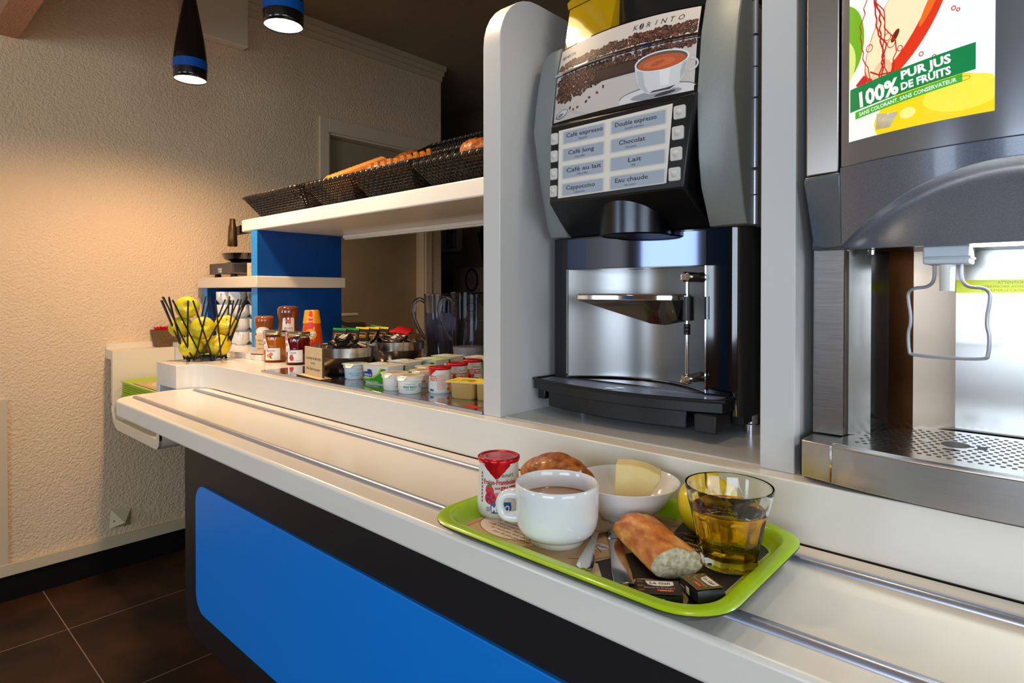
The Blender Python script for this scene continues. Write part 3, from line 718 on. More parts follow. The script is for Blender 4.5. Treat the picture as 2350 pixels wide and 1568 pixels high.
# drip tray
def front(x, b=0): return .896 - b + .037 * ((x + .589) / .196) ** 2
xs = [-.785 + .392 * k / 20 for k in range(21)]
bm = NB(); prism(bm, [(x, front(x)) for x in xs] + [(-.393, 1.06), (-.43, 1.06), (-.441, .978), (-.7325, .978), (-.74, 1.02), (-.785, 1.02)], 'z', .9855, 1.003)
finish('drip_tray', bm, 'blackm', cm, bev=.0015)
bm = NB(); tube(bm, [(-.785, 1.02, 1.003)] + [(x, front(x) + .001, 1.0045) for x in xs] + [(-.393, 1.05, 1.0045)], .0032, 8); finish('tray_rim', bm, 'blackm', cm)
bm = NB()
for k in range(24):
    y = .905 + k * .0052
    hw = .196 * sqrt(max(0, min(1, (y - .900) / .037))) - .012
    hw = min(hw, .183)
    if y > 1.02: break
    if hw < .02: continue
    x0, x1 = -.589 - hw, -.589 + hw
    if y > .974:   # behind the front plane the grille continues only inside the bay
        u = sqrt(max(0, 1 - (y - .974) / .07)); x0, x1 = -.586 - .143 * u, -.586 + .143 * u
    box(bm, x0, x1, y, y + .0032, 1.0032, 1.0058)
finish('grille', bm, 'rail', cm, smooth=False)
for x, y in ((-.585, .937), (-.597, .921)):
    bm = NB(); lathe(bm, [(0, 1.0062), (.006, 1.0068), (.009, 1.0060)], 16, x, y); finish('grille_boss', bm, 'chrome', cm)
bm = NB(); prism(bm, [(x, front(x, -.012)) for x in xs if -.757 < x < -.441] + [(-.445, .99), (-.757, .99)], 'z', .955, .985); finish('drip_drawer', bm, 'blackm', cm, bev=.002)
for a_ in ((-.776, -.7575, .935, .97, .966, .985), (-.432, -.395, .912, .97, .956, .985)):
    bm = NB(); box(bm, *a_); finish('drawer_ear', bm, 'blackm', cm, bev=.002)
bm = NB(); box(bm, -.76, -.38, .985, 1.39, .962, .975); finish('underframe', bm, 'blackm', cm)
for x, y in ((-.731, 1.03), (-.384, 1.03), (-.731, 1.36), (-.39, 1.36)):
    bm = NB(); lathe(bm, [(0, .9398), (.0135, .9398), (.0135, .957), (.010, .958), (.010, .975), (0, .975)], 20, x, y); finish('foot', bm, 'chrome', cm)

# ================================================================== juice dispenser
jd = thing('juice_dispenser', 'grey metallic juice dispenser with fruit poster and wire cup lever at the right', 'drink dispenser', (-.03, 1.05, .9398))
JC = -.03; JL, JR = -.243, .183
def dY(x): return .774 + 1.85 * (x - JC) ** 2
def tY(x): return .790 + .70 * (x - JC) ** 2
def jx(u): return JL + (JR - JL) * u
# drip tray body
N = 24; X_ = [jx(k / N) for k in range(N + 1)]
bm = NB(); prism(bm, [(x, tY(x)) for x in X_] + [(JR, 1.06), (JL, 1.06)], 'z', .944, .9905); finish('drip_tray', bm, 'steel', jd, bev=.0015)
bm = NB(); prism(bm, [(x, tY(x) + .012) for x in X_] + [(JR - .003, 1.05), (JL + .003, 1.05)], 'z', .9400, .944); finish('foot_plate', bm, 'black', jd)
bm = NB(); box(bm, JL - .0015, JL + .0, .823, 1.0, .945, .990); finish('seal', bm, 'black', jd)
bm = NB(); prism(bm, [(-.207, tY(-.207) - .0012), (-.2045, tY(-.2045) - .0012), (-.2045, .83), (-.207, .83)], 'z', .946, .991); finish('tray_joint', bm, 'chrome', jd)
bm = NB(); prism(bm, [(x, tY(x) + .012) for x in X_[2:-2]] + [(.145, .90), (.115, .95), (.09, 1.0), (-.15, 1.0), (-.175, .95), (-.19, .905), (-.205, .87)], 'z', .9906, .9925); finish('drip_plate', bm, 'steel_mirror', jd)
P = Print(lambda x, y, h: (x, y, .9926 + h))
for i in range(34):
    for j in range(14):
        x = -.185 + i * .0095 + (j % 2) * .00475; y = tY(x) + .040 + j * .0115
        if y > .985 or x < -.19 + max(0, y - .9) * .35 or (abs(x + .092) < .016 and abs(y - .91) < .022): continue
        P.ell(x, y, .0026, .0032, (8, 8, 10), 1, 0, 8)
P.ell(-.092, .912, .015, .017, (14, 14, 16), 1); P.ell(-.092, .880, .008, .004, (14, 14, 16), 1); P.ell(-.122, .912, .005, .009, (150, 150, 150), 1.5); P.ell(-.066, .912, .005, .009, (14, 14, 16), 1.5)
P.build('drain_holes', jd, 'print')
# posts and bay
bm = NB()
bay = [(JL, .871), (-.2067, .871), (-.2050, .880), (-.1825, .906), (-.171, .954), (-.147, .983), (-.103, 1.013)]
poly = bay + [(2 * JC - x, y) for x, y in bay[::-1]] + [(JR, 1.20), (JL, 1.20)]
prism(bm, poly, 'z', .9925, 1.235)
for f in bm.faces:  # facets tinted black, brown and taupe to paint in reflections of the niche
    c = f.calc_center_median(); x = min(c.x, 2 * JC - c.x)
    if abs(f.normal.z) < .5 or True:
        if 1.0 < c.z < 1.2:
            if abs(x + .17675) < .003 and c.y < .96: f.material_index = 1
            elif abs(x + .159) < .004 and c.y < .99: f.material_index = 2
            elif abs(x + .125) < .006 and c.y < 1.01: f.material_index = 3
finish('lower_body', bm, ['steel_mirror', mat('steel_black_reflection', (26, 24, 24), .12, .8), mat('steel_brown_reflection', (92, 64, 40), .18, 1), brushed('steel_taupe_reflection', (150, 134, 120), .28, (.5, .5, 14))], jd, smooth=False)
bm = NB(); prism(bm, [(-.2062, .8722), (-.2045, .8722), (-.2030, .8815), (-.2046, .8825)], 'z', .993, 1.233); finish('door_gap', bm, 'black', jd)
bm = NB(); prism(bm, [(-.2067, .8705), (-.2045, .8705), (-.2045, .876), (-.2067, .876)], 'z', .9935, 1.234); finish('post_edge', bm, 'chrome', jd)
bm = NB(); box(bm, JL + .001, JR - .001, .86, 1.19, 1.2352, 1.2395); finish('bay_roof', bm, 'steel_dark', jd)
# upper body
bm = NB(); box(bm, JL, JR, .866, 1.20, 1.24, 1.95); finish('upper_body', bm, 'grey_dark', jd)
bm = NB(); prism(bm, [(JL, .836), (-.2035, .829), (-.2035, .8655), (JL, .8655)], 'z', 1.329, 1.95); finish('side_strip', bm, 'steel', jd, bev=.0015)
bm = NB(); prism(bm, [(JR, .836), (.1435, .829), (.1435, .8655), (JR, .8655)], 'z', 1.329, 1.95); finish('side_strip', bm, 'steel', jd, bev=.0015)
xs_ = [-.2005 + .341 * k / 24 for k in range(25)]
bm = NB(); prism(bm, [(x, dY(x)) for x in xs_] + [(.14, .8655), (-.2005, .8655)], 'z', 1.3335, 1.95); finish('front_door', bm, 'doorgrey', jd, bev=.001)
# hood with arch
def zar(x): return 1.314 - 2.62 * (x - JC) ** 2
def hood(x, z):
    yb = .853 + .35 * (x - JC) ** 2
    yo = dY(x) - .003 + .010 * ((1.332 - z) / .098)
    za = zar(x)
    if z >= za: return yo
    s = (za - z) / max(1e-4, za - 1.2345)
    return yo + .006 * min(1, s * 8) + (yb - yo - .006) * s ** .9
bm = NB(); g = []
nx = 60
for i in range(nx + 1):
    x = -.2005 + .341 * i / nx; za = max(1.2350, min(1.3315, zar(x)))
    col = [(x, hood(x, z), z) for z in [1.2345 + (za - .0004 - 1.2345) * k / 12 for k in range(13)] + [za + .0004 + (1.3325 - za - .0004) * k / 5 for k in range(6)]]
    g.append([bm.verts.new(p) for p in col + [(x, .868, 1.3325), (x, .868, 1.2345)]])
for a, b in zip(g, g[1:]):
    for k in range(len(a)): bm.faces.new((a[k], a[(k + 1) % len(a)], b[(k + 1) % len(a)], b[k]))
bm.faces.new(g[0]); bm.faces.new(g[-1][::-1]); finish('hood', bm, 'hood', jd, auto=28)
for s in (-1, 1):
    f = lambda x: JC + s * (JC - x)
    g0 = lambda x: x if s < 0 else 2 * JC - x
    bm = NB(); rings = []
    for z, xo, yo in ((1.2345, -.2405, .872), (1.238, -.2425, .868), (1.322, -.2460, .836), (1.328, -.2445, .836)):
        yi = hood(-.2005, z)
        rings.append([(g0(xo), yo, z), (g0(-.2007), min(yi, yo - .002 if z > 1.3 else yi), z), (g0(-.2007), .90, z), (g0(xo), .90, z)])
    loft(bm, rings); finish('hood_cheek', bm, 'hoods', jd, bev=.002)
# poster on the door
pf = lambda x, y, h: (x, dY(x) - .0012 - h, y)
P = Print(pf, .012)
x0, x1, z0, z1 = -.190, -.0485, 1.3615, 1.60
P.rect(x0, z0, x1, z1, (246, 246, 242), 0)
def clipx(pts): return [(min(max(x, x0), x1), min(max(y, z0), z1)) for x, y in pts]
# green fruit on the left
e = [(x0 - .006 + .024 * cos(a), 1.482 + .045 * sin(a)) for a in [2 * pi * k / 32 for k in range(32)]]
P.poly(clipx(e), (110, 176, 20), 1); e = [(x0 - .012 + .020 * cos(a), 1.458 + .030 * sin(a)) for a in [2 * pi * k / 32 for k in range(32)]]
P.poly(clipx(e), (214, 232, 130), 2)
# red fruit slice leaning right
P.ell(-.128, 1.482, .030, .072, (226, 52, 18), 1, -.50, 40); P.ell(-.133, 1.487, .0225, .066, (252, 232, 190), 2, -.50, 40)
P.ell(-.152, 1.432, .010, .014, (240, 196, 150), 2.4, -.4); P.ell(-.101, 1.495, .004, .03, (240, 110, 30), 2.5, -.45)
P.ell(-.138, 1.468, .003, .0075, (110, 40, 20), 3, -.5)
rr_ = random.Random(3)
pth = [(-.172, 1.52)]
for st in range(5):
    x, y = -.172 + .006 * st, 1.56
    pts = []
    for k in range(22):
        pts.append((x, y)); y -= .0065; x += rr_.uniform(-.0035, .0035) + .0016 * sin(k * .5 + st)
    P.line(pts, .0011 + .0005 * (st % 2), (186, 30, 34), 3 + st * .2)
P.line([(-.165, 1.437), (-.155, 1.430), (-.140, 1.428), (-.131, 1.420)], .0018, (190, 40, 40), 3.5)
P.poly([(-.182, 1.427), (-.172, 1.436), (-.168, 1.428), (-.174, 1.419)], (200, 34, 40), 3)
for (x, y, r) in ((-.133, 1.452, .003), (-.131, 1.445, .0028), (-.112, 1.438, .0024), (-.110, 1.424, .0022), (-.100, 1.431, .0022), (-.118, 1.419, .002), (-.083, 1.476, .0022), (-.079, 1.473, .0018), (-.146, 1.470, .004), (-.142, 1.461, .0045), (-.166, 1.465, .004)):
    P.ring(x, y, r, r * 1.15, .0009, (196, 50, 44), 4, n=12)
# yellow fruit bottom right
yl = [(-.098 + .062 * cos(a), 1.373 + .036 * sin(a)) for a in [2 * pi * k / 40 for k in range(40)]]
P.poly(clipx(yl), (248, 216, 16), 1); P.poly(clipx([(-.075 + .035 * cos(a), 1.386 + .018 * sin(a)) for a in [2 * pi * k / 24 for k in range(24)]]), (250, 232, 70), 2)
P.ring(-.0735, 1.4005, .0055, .0028, .0012, (226, 170, 20), 3); P.ell(-.125, 1.378, .008, .006, (253, 240, 140), 2)
# banners slope a little upwards
def ban(xa, xb, za, h, sl, col, hh): P.poly([(xa, za), (xb, za + (xb - xa) * sl), (xb, za + (xb - xa) * sl + h), (xa, za + h)], col, hh)
sl = .085
ban(-.1885, -.064, 1.3965, .0275, sl, (0, 128, 66), 5); ban(-.182, -.075, 1.3865, .0085, .10, (70, 172, 40), 6)
P.text('100%', -.155, 1.4015, .0245, W0, 7, rot=sl, bold=.04, width=.043)
P.text('PUR JUS', -.108, 1.4185, .0128, W0, 7, rot=sl, bold=.04, width=.047); P.text('DE FRUITS', -.108, 1.4065, .0115, W0, 7, rot=sl, bold=.04, width=.047)
P.text('SANS COLORANT, SANS CONSERVATEUR', -.1285, 1.3938, .0062, W0, 8, rot=.10, bold=.02, width=.098)
P.build('poster', jd, 'backlit', step=.00008)
bm = NB(); tp2 = [(-.158, 1.368), (-.1435, 1.3665), (-.134, 1.3815), (-.157, 1.3855)]
bm.faces.new([bm.verts.new(pf(x, y, .001)) for x, y in tp2]); o = finish('tape', bm, 'tape', jd, solid=.0002); o['label'] = 'crumpled piece of clear sticky tape'
M['led'] = mat('bay_lamp_diffuser', (255, 255, 255), .4, emit=(235, 248, 255), es=5)
bm = NB(); box(bm, -.085, .12, .878, .892, 1.2325, 1.2351); finish('bay_lamp', bm, 'led', jd)
bl = area('bay_lamp_light', (.01, .90, 1.231), (R(-14), 0, 0), .20, .02, 1.6, (.92, .98, 1)); bl.parent = None
# nozzle block, nozzle and wire lever (two taps; the right one is outside the frame)
for nx_ in (-.098, .04):
    bm = NB(); prism(bm, [(nx_ - .023, .868), (nx_ + .022, .868), (nx_ + .022, .925), (nx_ - .023, .925)], 'z', 1.213, 1.2350); prism(bm, [(nx_ - .021, .866), (nx_ + .024, .866), (nx_ + .024, .923), (nx_ - .021, .923)], 'z', 1.2185, 1.222)
    finish('tap_block', bm, mat('light_grey_plastic', (190, 200, 210), .4), jd, bev=.002)
    bm = NB(); lathe(bm, [(.0055, 1.182), (.0075, 1.181), (.0082, 1.2125)], 20, nx_, .880); lathe(bm, [(.0055, 1.182), (.0058, 1.2125)], 20, nx_, .880); finish('nozzle', bm, 'pot', jd)
    bm = NB(); Yw = .884
    L = [(-.0135, 1.218), (-.0135, 1.196), (-.020, 1.1865), (-.034, 1.184), (-.0395, 1.178), (-.0395, 1.168), (-.0375, 1.152), (-.0375, 1.140), (-.0395, 1.128), (-.0385, 1.108), (-.0335, 1.1025), (0, 1.101)]
    pts = [(nx_ + a, Yw, b) for a, b in L] + [(nx_ - a, Yw - .001, b) for a, b in L[-2::-1]]
    tube(bm, smooth(pts, 4), .0020, 8); finish('wire_lever', bm, 'rail', jd)
P = Print(lambda x, y, h: (x, 1.0125 - h, y)); P.rect(-.103, 1.1785, .07, 1.196, (214, 222, 20), 2)
P.text('ATTENTION', -.045, 1.1905, .005, (120, 120, 20), 3); P.text('DEBRANCHER AVANT', -.075, 1.1855, .0045, (120, 120, 20), 3, al='l'); P.text("D'ENLEVER LE CACHE", -.075, 1.1805, .0045, (120, 120, 20), 3, al='l')
P.build('warning_label', jd, 'printg')
for x, y in ((-.178, .862),):
    bm = NB(); lathe(bm, [(0, 1.2275), (.004, 1.2275), (.004, 1.2345)], 10, x, y + .02); finish('screw', bm, 'chrome', jd)
# ================================================================== mirror slab and the things on it
ZC, ZP, ZB = .9387, .9449, .9582
bm = NB(); box(bm, -1.774, -.838, .84, 1.40, .9387, .9447)
t = finish('serving_slab', bm, 'slab', None, bev=.001); tag(t, 'dark glossy mirror serving slab with metal edge under the yogurts', 'serving board')
bm = NB(); box(bm, -1.775, -.838, .8375, .8399, .9389, .9445); q = finish('metal_edge', bm, 'rail', None); q.parent = t
def head(x, y): return math.atan2(-y, -x)
# ---- round pots
def pot(name, label, x, y, kind, group):
    h = {'p': .050, 'y': .066, 'Y': .080}[kind[0]]
    t = thing(name, label, 'yogurt', (x, y, 0), group=group)
    return t
def small_pot(x, y, label, body, inkA, txt, accent, lidc, z=ZP, turn=0):
    t = thing('dessert_pot', label, 'dairy pot', (x, y, z), group='small round dessert pots on the serving slab'); t.scale = (1.07, 1.07, .84)
    bm = NB(); lathe(bm, [(0, 0), (.0225, 0), (.0245, .003), (.0262, .034), (.0285, .0355), (.0290, .046), (.031, .0465), (.031, .048)], 36, 0, 0); finish('cup', bm, body, t, w=False, auto=40)
    bm = NB(); lathe(bm, [(0, .0488), (.027, .0492), (.0325, .0486), (.0325, .0480), (0, .0478)], 36)
    v0 = [v for v in bm.verts if v.co.length > .03]
    a = head(x, y) - .5
    for v in bm.verts:
        r = math.hypot(v.co.x, v.co.y)
        if r > .03 and abs((math.atan2(v.co.y, v.co.x) - a + pi) % (2 * pi) - pi) < .25: v.co.x *= 1.16; v.co.y *= 1.16; v.co.z -= .009
    finish('foil_lid', bm, 'lidfoil', t, w=False)
    P = Print(cyl(0, 0, lambda yy: .0245 + (yy - .003) * .0017 / .031, 0, head(x, y) + turn), .004)
    P.text('Fromage Frais', 0, .0265, .0042, accent, 2, shear=.3); P.text(txt, 0, .0165, .0088, inkA, 2, sx=.62, bold=.03)
    P.text('petit suisse', 0, .0115, .0045, (60, 60, 60), 2, shear=.2)
    for k in range(4): P.rect(.020, .026 - k * .0032, .030, .0275 - k * .0032, accent, 2)
    P.build('pot_label', t, w=False)
    P = Print(lambda a_, b_, h: (a_, b_, .0493 + h)); ca = head(x, y) + pi / 2
    P.ell(0, 0, .018, .006, lidc, 1, ca); P.text('MALO', 0, -.003, .008, (40, 90, 150), 2, rot=ca); P.ring(0, 0, .024, .024, .0008, lidc, 1, n=24, a0=.5, a1=3.4)
    P.build('lid_print', t, w=False); return t
small_pot(-1.4165, .929, 'pale blue round dessert pot standing beside the plywood sign', 'potb', (110, 190, 220), 'FRAIS MALO', (110, 190, 220), (90, 130, 190))
small_pot(-1.187, .889, 'white round pot with crimson lettering, front row right of the green and white pot', 'pot', (190, 20, 60), 'FRAIS', (190, 40, 70), (190, 70, 60), turn=.5)
small_pot(-1.1215, .884, 'white round pot with green FRAIS MALO lettering in the front row', 'pot', (20, 150, 110), 'FRAIS MALO', (60, 130, 160), (220, 150, 50))
small_pot(-1.17, .963, 'white round pot behind the crimson lettered pot, red swirl on its lid', 'pot', (190, 20, 60), 'FRAIS', (190, 40, 70), (200, 80, 60))
small_pot(-1.20, 1.105, 'white round pot with orange and blue lid behind the orange lettered yogurt', 'pot', (230, 120, 20), 'FRAIS', (200, 90, 40), (236, 150, 60))
small_pot(-1.222, 1.022, 'white round pot half hidden between the square pots and the red lidded yogurts', 'pot', (190, 20, 60), 'FRAIS', (190, 40, 70), (170, 150, 90))
def tall_pot(x, y, z, s, label, kind, turn=0, foilturn=0, group='cardboard yogurt pots with red foil lids on the serving slab'):
    t = thing('yogurt_pot', label, 'yogurt', (x, y, z), group=group)
    if s < 1: t.scale = (1.07, 1.07, .88)
    H = .0705 * s
    bm = NB(); lathe(bm, [(0, 0), (.0268 * s, 0), (.0290 * s, .004), (.0292 * s, .012), (.0262 * s, H - .004), (.0275 * s, H)], 44); finish('pot', bm, 'pot', t, w=False, auto=40)
    # foil lid with its pointed skirt
    hd = head(x, y) + foilturn; seg = 72
    bm = NB(); rr = .0283 * s
    rings = []
    for r, dz in ((0.0, .0055), (.62, .0055), (.80, .0050), (.84, .0062), (.93, .0066), (1.0, .0058), (1.02, .0035)):
        rings.append([(rr * r * cos(2 * pi * k / seg), rr * r * sin(2 * pi * k / seg), H + dz) for k in range(seg)])
    sk = []
    for q in (.35, .7, 1):
        ring = []
        for k in range(seg):
            a = 2 * pi * k / seg; d = abs((a - hd + pi) % (2 * pi) - pi)
            L = .004 + .019 * max(0, 1 - d / .75) ** 1.1 * s
            zz0 = H + .0030 - L * q; r = max(rr * (1 - .02 * q) if q < .4 else 0, (.0292 * s - (max(zz0, .012) - .012) * (.0030 * s) / (H - .016)) + .0011) + .0005 * sin(k * 2.4) * q
            ring.append((r * cos(a), r * sin(a), H + .0030 - L * q))
        sk.append(ring)
    top = [bm.verts.new((0, 0, H + .0055))]
    rv = [[bm.verts.new(p) for p in r_] for r_ in rings[1:] + sk]
    for k in range(seg): bm.faces.new((top[0], rv[0][k], rv[0][(k + 1) % seg]))
    for a, b in zip(rv, rv[1:]):
        for k in range(seg): bm.faces.new((a[k], b[k], b[(k + 1) % seg], a[(k + 1) % seg]))
    finish('foil_lid', bm, 'red', t, w=False, auto=60)
    P = Print(cyl(0, 0, lambda yy: .0293 * s - (yy - .012) * (.0030 * s) / (H - .016), 0, head(x, y) + turn), .005)
    if kind == 'f':
        cr = (186, 22, 40)
        P.text('Yaourt', .008 * s, .0540 * s, .0078 * s, (90, 90, 96), 2, shear=.2)
        P.text('Fraise-Framboise', 0, .0445 * s, .0088 * s, cr, 2, width=.046 * s, bold=.02)
        P.text('aux', -.003 * s, .0385 * s, .0055 * s, cr, 2, bold=.02); P.text('FRUITS', .0125 * s, .0335 * s, .0115 * s, cr, 2, width=.022 * s, bold=.03)
        P.ell(-.014 * s, .036 * s, .0058 * s, .0075 * s, (214, 36, 50), 2, .3); P.poly([(-.019 * s, .042 * s), (-.014 * s, .0455 * s), (-.010 * s, .0435 * s), (-.013 * s, .041 * s)], (70, 130, 50), 3)
        P.ell(-.0035 * s, .0285 * s, .0062 * s, .006 * s, (232, 120, 110), 2, -.5); P.ell(-.001 * s, .028 * s, .003 * s, .006 * s, (210, 40, 50), 3, -.5)
        P.ell(-.013 * s, .0265 * s, .0078 * s, .0078 * s, (176, 18, 60), 3)
        for k in range(16):
            a = k * 2.4; q = sqrt(k / 16) * .0062 * s; P.ell(-.013 * s + q * cos(a), .0265 * s + q * sin(a), .0016 * s, .0016 * s, (206, 40, 88) if k % 2 else (150, 10, 44), 4, 0, 8)
        b = (16, 92, 166)
        P.poly([(-.0115 * s, .0075 * s), (.014 * s, .0075 * s), (.0155 * s, .014 * s), (.0145 * s, .0205 * s), (-.001 * s, .0225 * s), (-.013 * s, .0205 * s), (-.0125 * s, .012 * s)], b, 2)
        P.text('MALO', .0008 * s, .0095 * s, .0110 * s, W0, 4, width=.024 * s, bold=.03)
        for k in range(3): P.rect(-.019 * s, (.010 + k * .002) * s, -.0135 * s, (.0108 + k * .002) * s, b, 2)
        P.rect(-.0005 * s, .0175 * s, .0035 * s, .023 * s, (70, 150, 210), 3)
        for k in range(9): P.rect(-.0275 * s, (.020 + .0045 * k) * s, -.0255 * s, (.023 + .0045 * k) * s, cr, 2)
    else:
        cr = (224, 84, 44)
        P.text('Abricot', -.018 * s, .048 * s, .0095 * s, cr, 2, bold=.02, sx=.6); P.text('FRUITS', -.018 * s, .0375 * s, .0125 * s, (232, 110, 60), 2, bold=.03, sx=.55)
        for k in range(22):
            L = .0215 if k % 4 else .016; P.rect(-.008 * s, (.012 + .0021 * k) * s, (-.008 + L) * s, (.0128 + .0021 * k) * s, (226, 120, 80), 2)
        P.poly([(-.028 * s, .0075 * s), (-.017 * s, .0075 * s), (-.0165 * s, .013 * s), (-.028 * s, .0145 * s)], (16, 92, 166), 2)
        P.ell(.024 * s, .030 * s, .006 * s, .008 * s, (236, 140, 40), 2); P.ell(.022 * s, .014 * s, .005 * s, .006 * s, (226, 110, 30), 2)
    P.build('pot_label', t, w=False); return t
tall_pot(-1.0745, .936, ZP, .88, 'yogurt pot with orange lettering and red foil lid in the front row', 'a', 0, -1.1)
tall_pot(-1.098, 1.012, ZP, .88, 'red lidded strawberry yogurt pot just behind the orange lettered one', 'f', .25, -1.2)
tall_pot(-1.125, 1.090, ZP, .88, 'red lidded strawberry yogurt pot nearest the divider panel', 'f', .1, 2)
# square pots
def square_pot(x, y, label, rz=0, w_=.062, front=False, lidgreen=False):
    t = thing('square_yogurt_pot', label, 'yogurt', (x, y, ZP), rz, group='square white and green yogurt pots on the serving slab'); t.scale = (1, 1, .9)
    a = w_ / 2; b = .030
    bm = NB(); loft(bm, [[(px, py, z) for px, py in rrect(-a * k, a * k, -b * k, b * k, .007, 4)] for z, k in ((0, .86), (.003, .9), (.048, 1), (.052, 1))]); finish('cup', bm, 'pot', t, w=False, auto=50)
    bm = NB(); prism(bm, rrect(-a - .004, a + .004, -b - .004, b + .004, .008, 4), 'z', .0522, .0534); finish('lid', bm, 'lidfoil', t, w=False)
    P = Print(lambda u, v, h: (u, v, .0536 + h)); P.rr(-a * .8, -b * .7, a * .1, b * .5, .004, (214, 224, 236), 1); P.text('MALO', -a * .3, -.004, .012, (30, 70, 150), 2, shear=.2)
    if lidgreen: P.poly([(0, -b), (a, -b), (a, b), (a * .3, b), (a * .1, 0)], (140, 190, 50), 1); P.poly([(a * .3, -b * .6), (a * .9, -b), (a * .95, b * .4), (a * .6, b * .1)], (196, 214, 110), 2)
    else: P.line([(-a * .6, b * .4), (-a * .2, b * .7), (a * .3, b * .2), (a * .8, b * .6)], .002, (90, 80, 80), 2)
    P.build('lid_print', t, w=False)
    P = Print(lambda u, v, h: (u, -b * (.9 + .1 * (v - .003) / .045) - .0004 - h, v)); s = w_ / .1
    P.poly([(-.046 * s, .004), (.040 * s, .002), (.045 * s, .004), (.046 * s, .046), (.030 * s, .046), (.020 * s, .030), (.0 * s, .018), (-.025 * s, .0125), (-.046 * s, .012)], (52, 150, 24), 1)
    P.poly([(-.046 * s, .012), (-.025 * s, .0125), (.0, .018), (.020 * s, .030), (.030 * s, .046), (.025 * s, .046), (.014 * s, .031), (-.005 * s, .0215), (-.025 * s, .016), (-.046 * s, .0155)], (176, 216, 60), 2)
    P.poly([(-.042 * s, .020), (-.012 * s, .018), (-.008 * s, .024), (-.010 * s, .040), (-.026 * s, .041), (-.027 * s, .034), (-.042 * s, .033)], (22, 60, 140), 2)
    P.text('MALO', -.0255 * s, .0215, .0085, W0, 3, width=.027 * s, bold=.02); P.text('NATURE', -.01 * s, .0045, .005, W0, 3, width=.05 * s)
    P.build('pot_label', t, w=False); return t
square_pot(-1.292, .932, 'wide square white pot with blue logo and green swoosh in the front row', .06, .098)
square_pot(-1.315, 1.02, 'square pot with white lid right behind the green swoosh pot', .05, .075)
square_pot(-1.30, 1.105, 'square pot with green printed lid in the middle of the square pots', .1, .075, lidgreen=True)
square_pot(-1.33, 1.19, 'square pot with white and blue lid before the smoky jugs', .12, .075)
square_pot(-1.235, 1.23, 'farthest square pot, its lid printed green, before the milk jug', .1, .075, lidgreen=True)
# compote
t = thing('compote_cup', 'twin compote cup with yellow green film lid at the front right of the slab', 'dessert cup', (-.975, .928, ZP), R(20))
bm = NB(); loft(bm, [[(px, py, z) for px, py in rrect(-.030 * k, .030 * k, -.026 * k, .026 * k, .008, 4)] for z, k in ((0, .86), (.003, .93), (.036, 1))]); finish('cup', bm, 'compote', t, w=False)
bm = NB(); loft(bm, [[(px, py, z) for px, py in rrect(.034 - .004 * (k - .86) , .092 * (.9 + .1 * k), -.026 * k, .026 * k, .008, 4)] for z, k in ((0, .86), (.003, .93), (.036, 1))]); finish('cup', bm, 'compote', t, w=False)
bm = NB(); prism(bm, rrect(-.040, .098, -.036, .036, .010, 5), 'z', .0365, .0378); finish('film_lid', bm, 'lidfoil', t, w=False)
P = Print(lambda u, v, h: (u, v, .038 + h))
P.rr(-.039, -.035, .097, .035, .010, (236, 214, 60), 1)
for k in range(16):
    u = -.034 + .0085 * k + rnd.uniform(-.003, .003); v = rnd.uniform(-.024, .024)
    P.ell(u, v, .010, .0045, rnd.choice([(110, 190, 40), (60, 170, 40), (240, 180, 30), (240, 130, 40), (150, 205, 50)]), 2 + k * .1, rnd.uniform(0, 1))
P.rect(-.012, -.005, .018, .008, (226, 222, 120), 5); P.text('POMME', .003, -.003, .009, (40, 30, 20), 6, bold=.03); P.text('SANS SUCRES', .0, -.016, .006, (230, 110, 40), 6)
P.build('lid_print', t, w=False)
bm = NB(); prism(bm, [(-.99, .853), (-.95, .849), (-.945, .868), (-.985, .872)], 'z', .9447, .9452); tag(finish('paper_slip', bm, 'redp', None), 'small red printed slip lying flat at the front edge of the mirror slab', 'paper')
bpy.data.objects['paper_slip'].location.x = .08

# ---- sign holders of plywood
def sign(x, y, z, w_, h_, rz, label, lines):
    t = thing('plywood_sign', label, 'sign', (x, y, z), rz, group='plywood message signs on the counter')
    bm = NB(); box(bm, -w_ / 2, w_ / 2, -.002, .002, .004, .004 + h_); finish('board', bm, 'ply', t, w=False)
    bm = NB(); box(bm, w_ / 2, w_ / 2 + .0009, -.0024, .0034, .004, .004 + h_); finish('board_edge', bm, 'plyedge', t, w=False)
    bm = NB(); box(bm, -w_ * .66, w_ * .66, -.018, .016, 0, .0038); finish('foot', bm, 'ply', t, w=False)
    bm = NB(); box(bm, -w_ * .66, w_ * .66 + .0005, -.0185, -.018, 0, .0037); box(bm, w_ * .66, w_ * .66 + .0005, -.018, .016, 0, .0037); o = finish('foot_edge', bm, 'plyedge', t, w=False)
    P = Print(lambda u, v, h: (u, -.0022 - h, v))
    for tx, yy, sz, wd in lines: P.text(tx, 0, yy, sz, (60, 52, 48), 1, shear=.1, width=wd)
    P.build('lettering', t, w=False)
sign(-1.512, .862, ZP, .112, .079, -.10, 'plywood sign with the happiness message standing before the front steel bowl', [('«Le bonheur est dans le pré»', .049, .013, .095), ('dixit Malo !', .037, .008, .03), ('Alors, faites-vous plaisir !', .020, .012, .092)])
sign(-2.090, .992, ZB + .0002, .055, .066, .35, 'plywood sign in front of the caramel sauce bottle, mostly behind the jam', [('Moi je', .045, .011, .04), ('fonds', .033, .011, .03), ('pour vous', .018, .009, .04)])
sign(-2.50, 1.15, 1.2432, .08, .055, .2, 'pale plywood sign on the small shelf behind the blue upright edge', [('Oeufs', .035, .010, .05), ('coque', .022, .009, .04)])

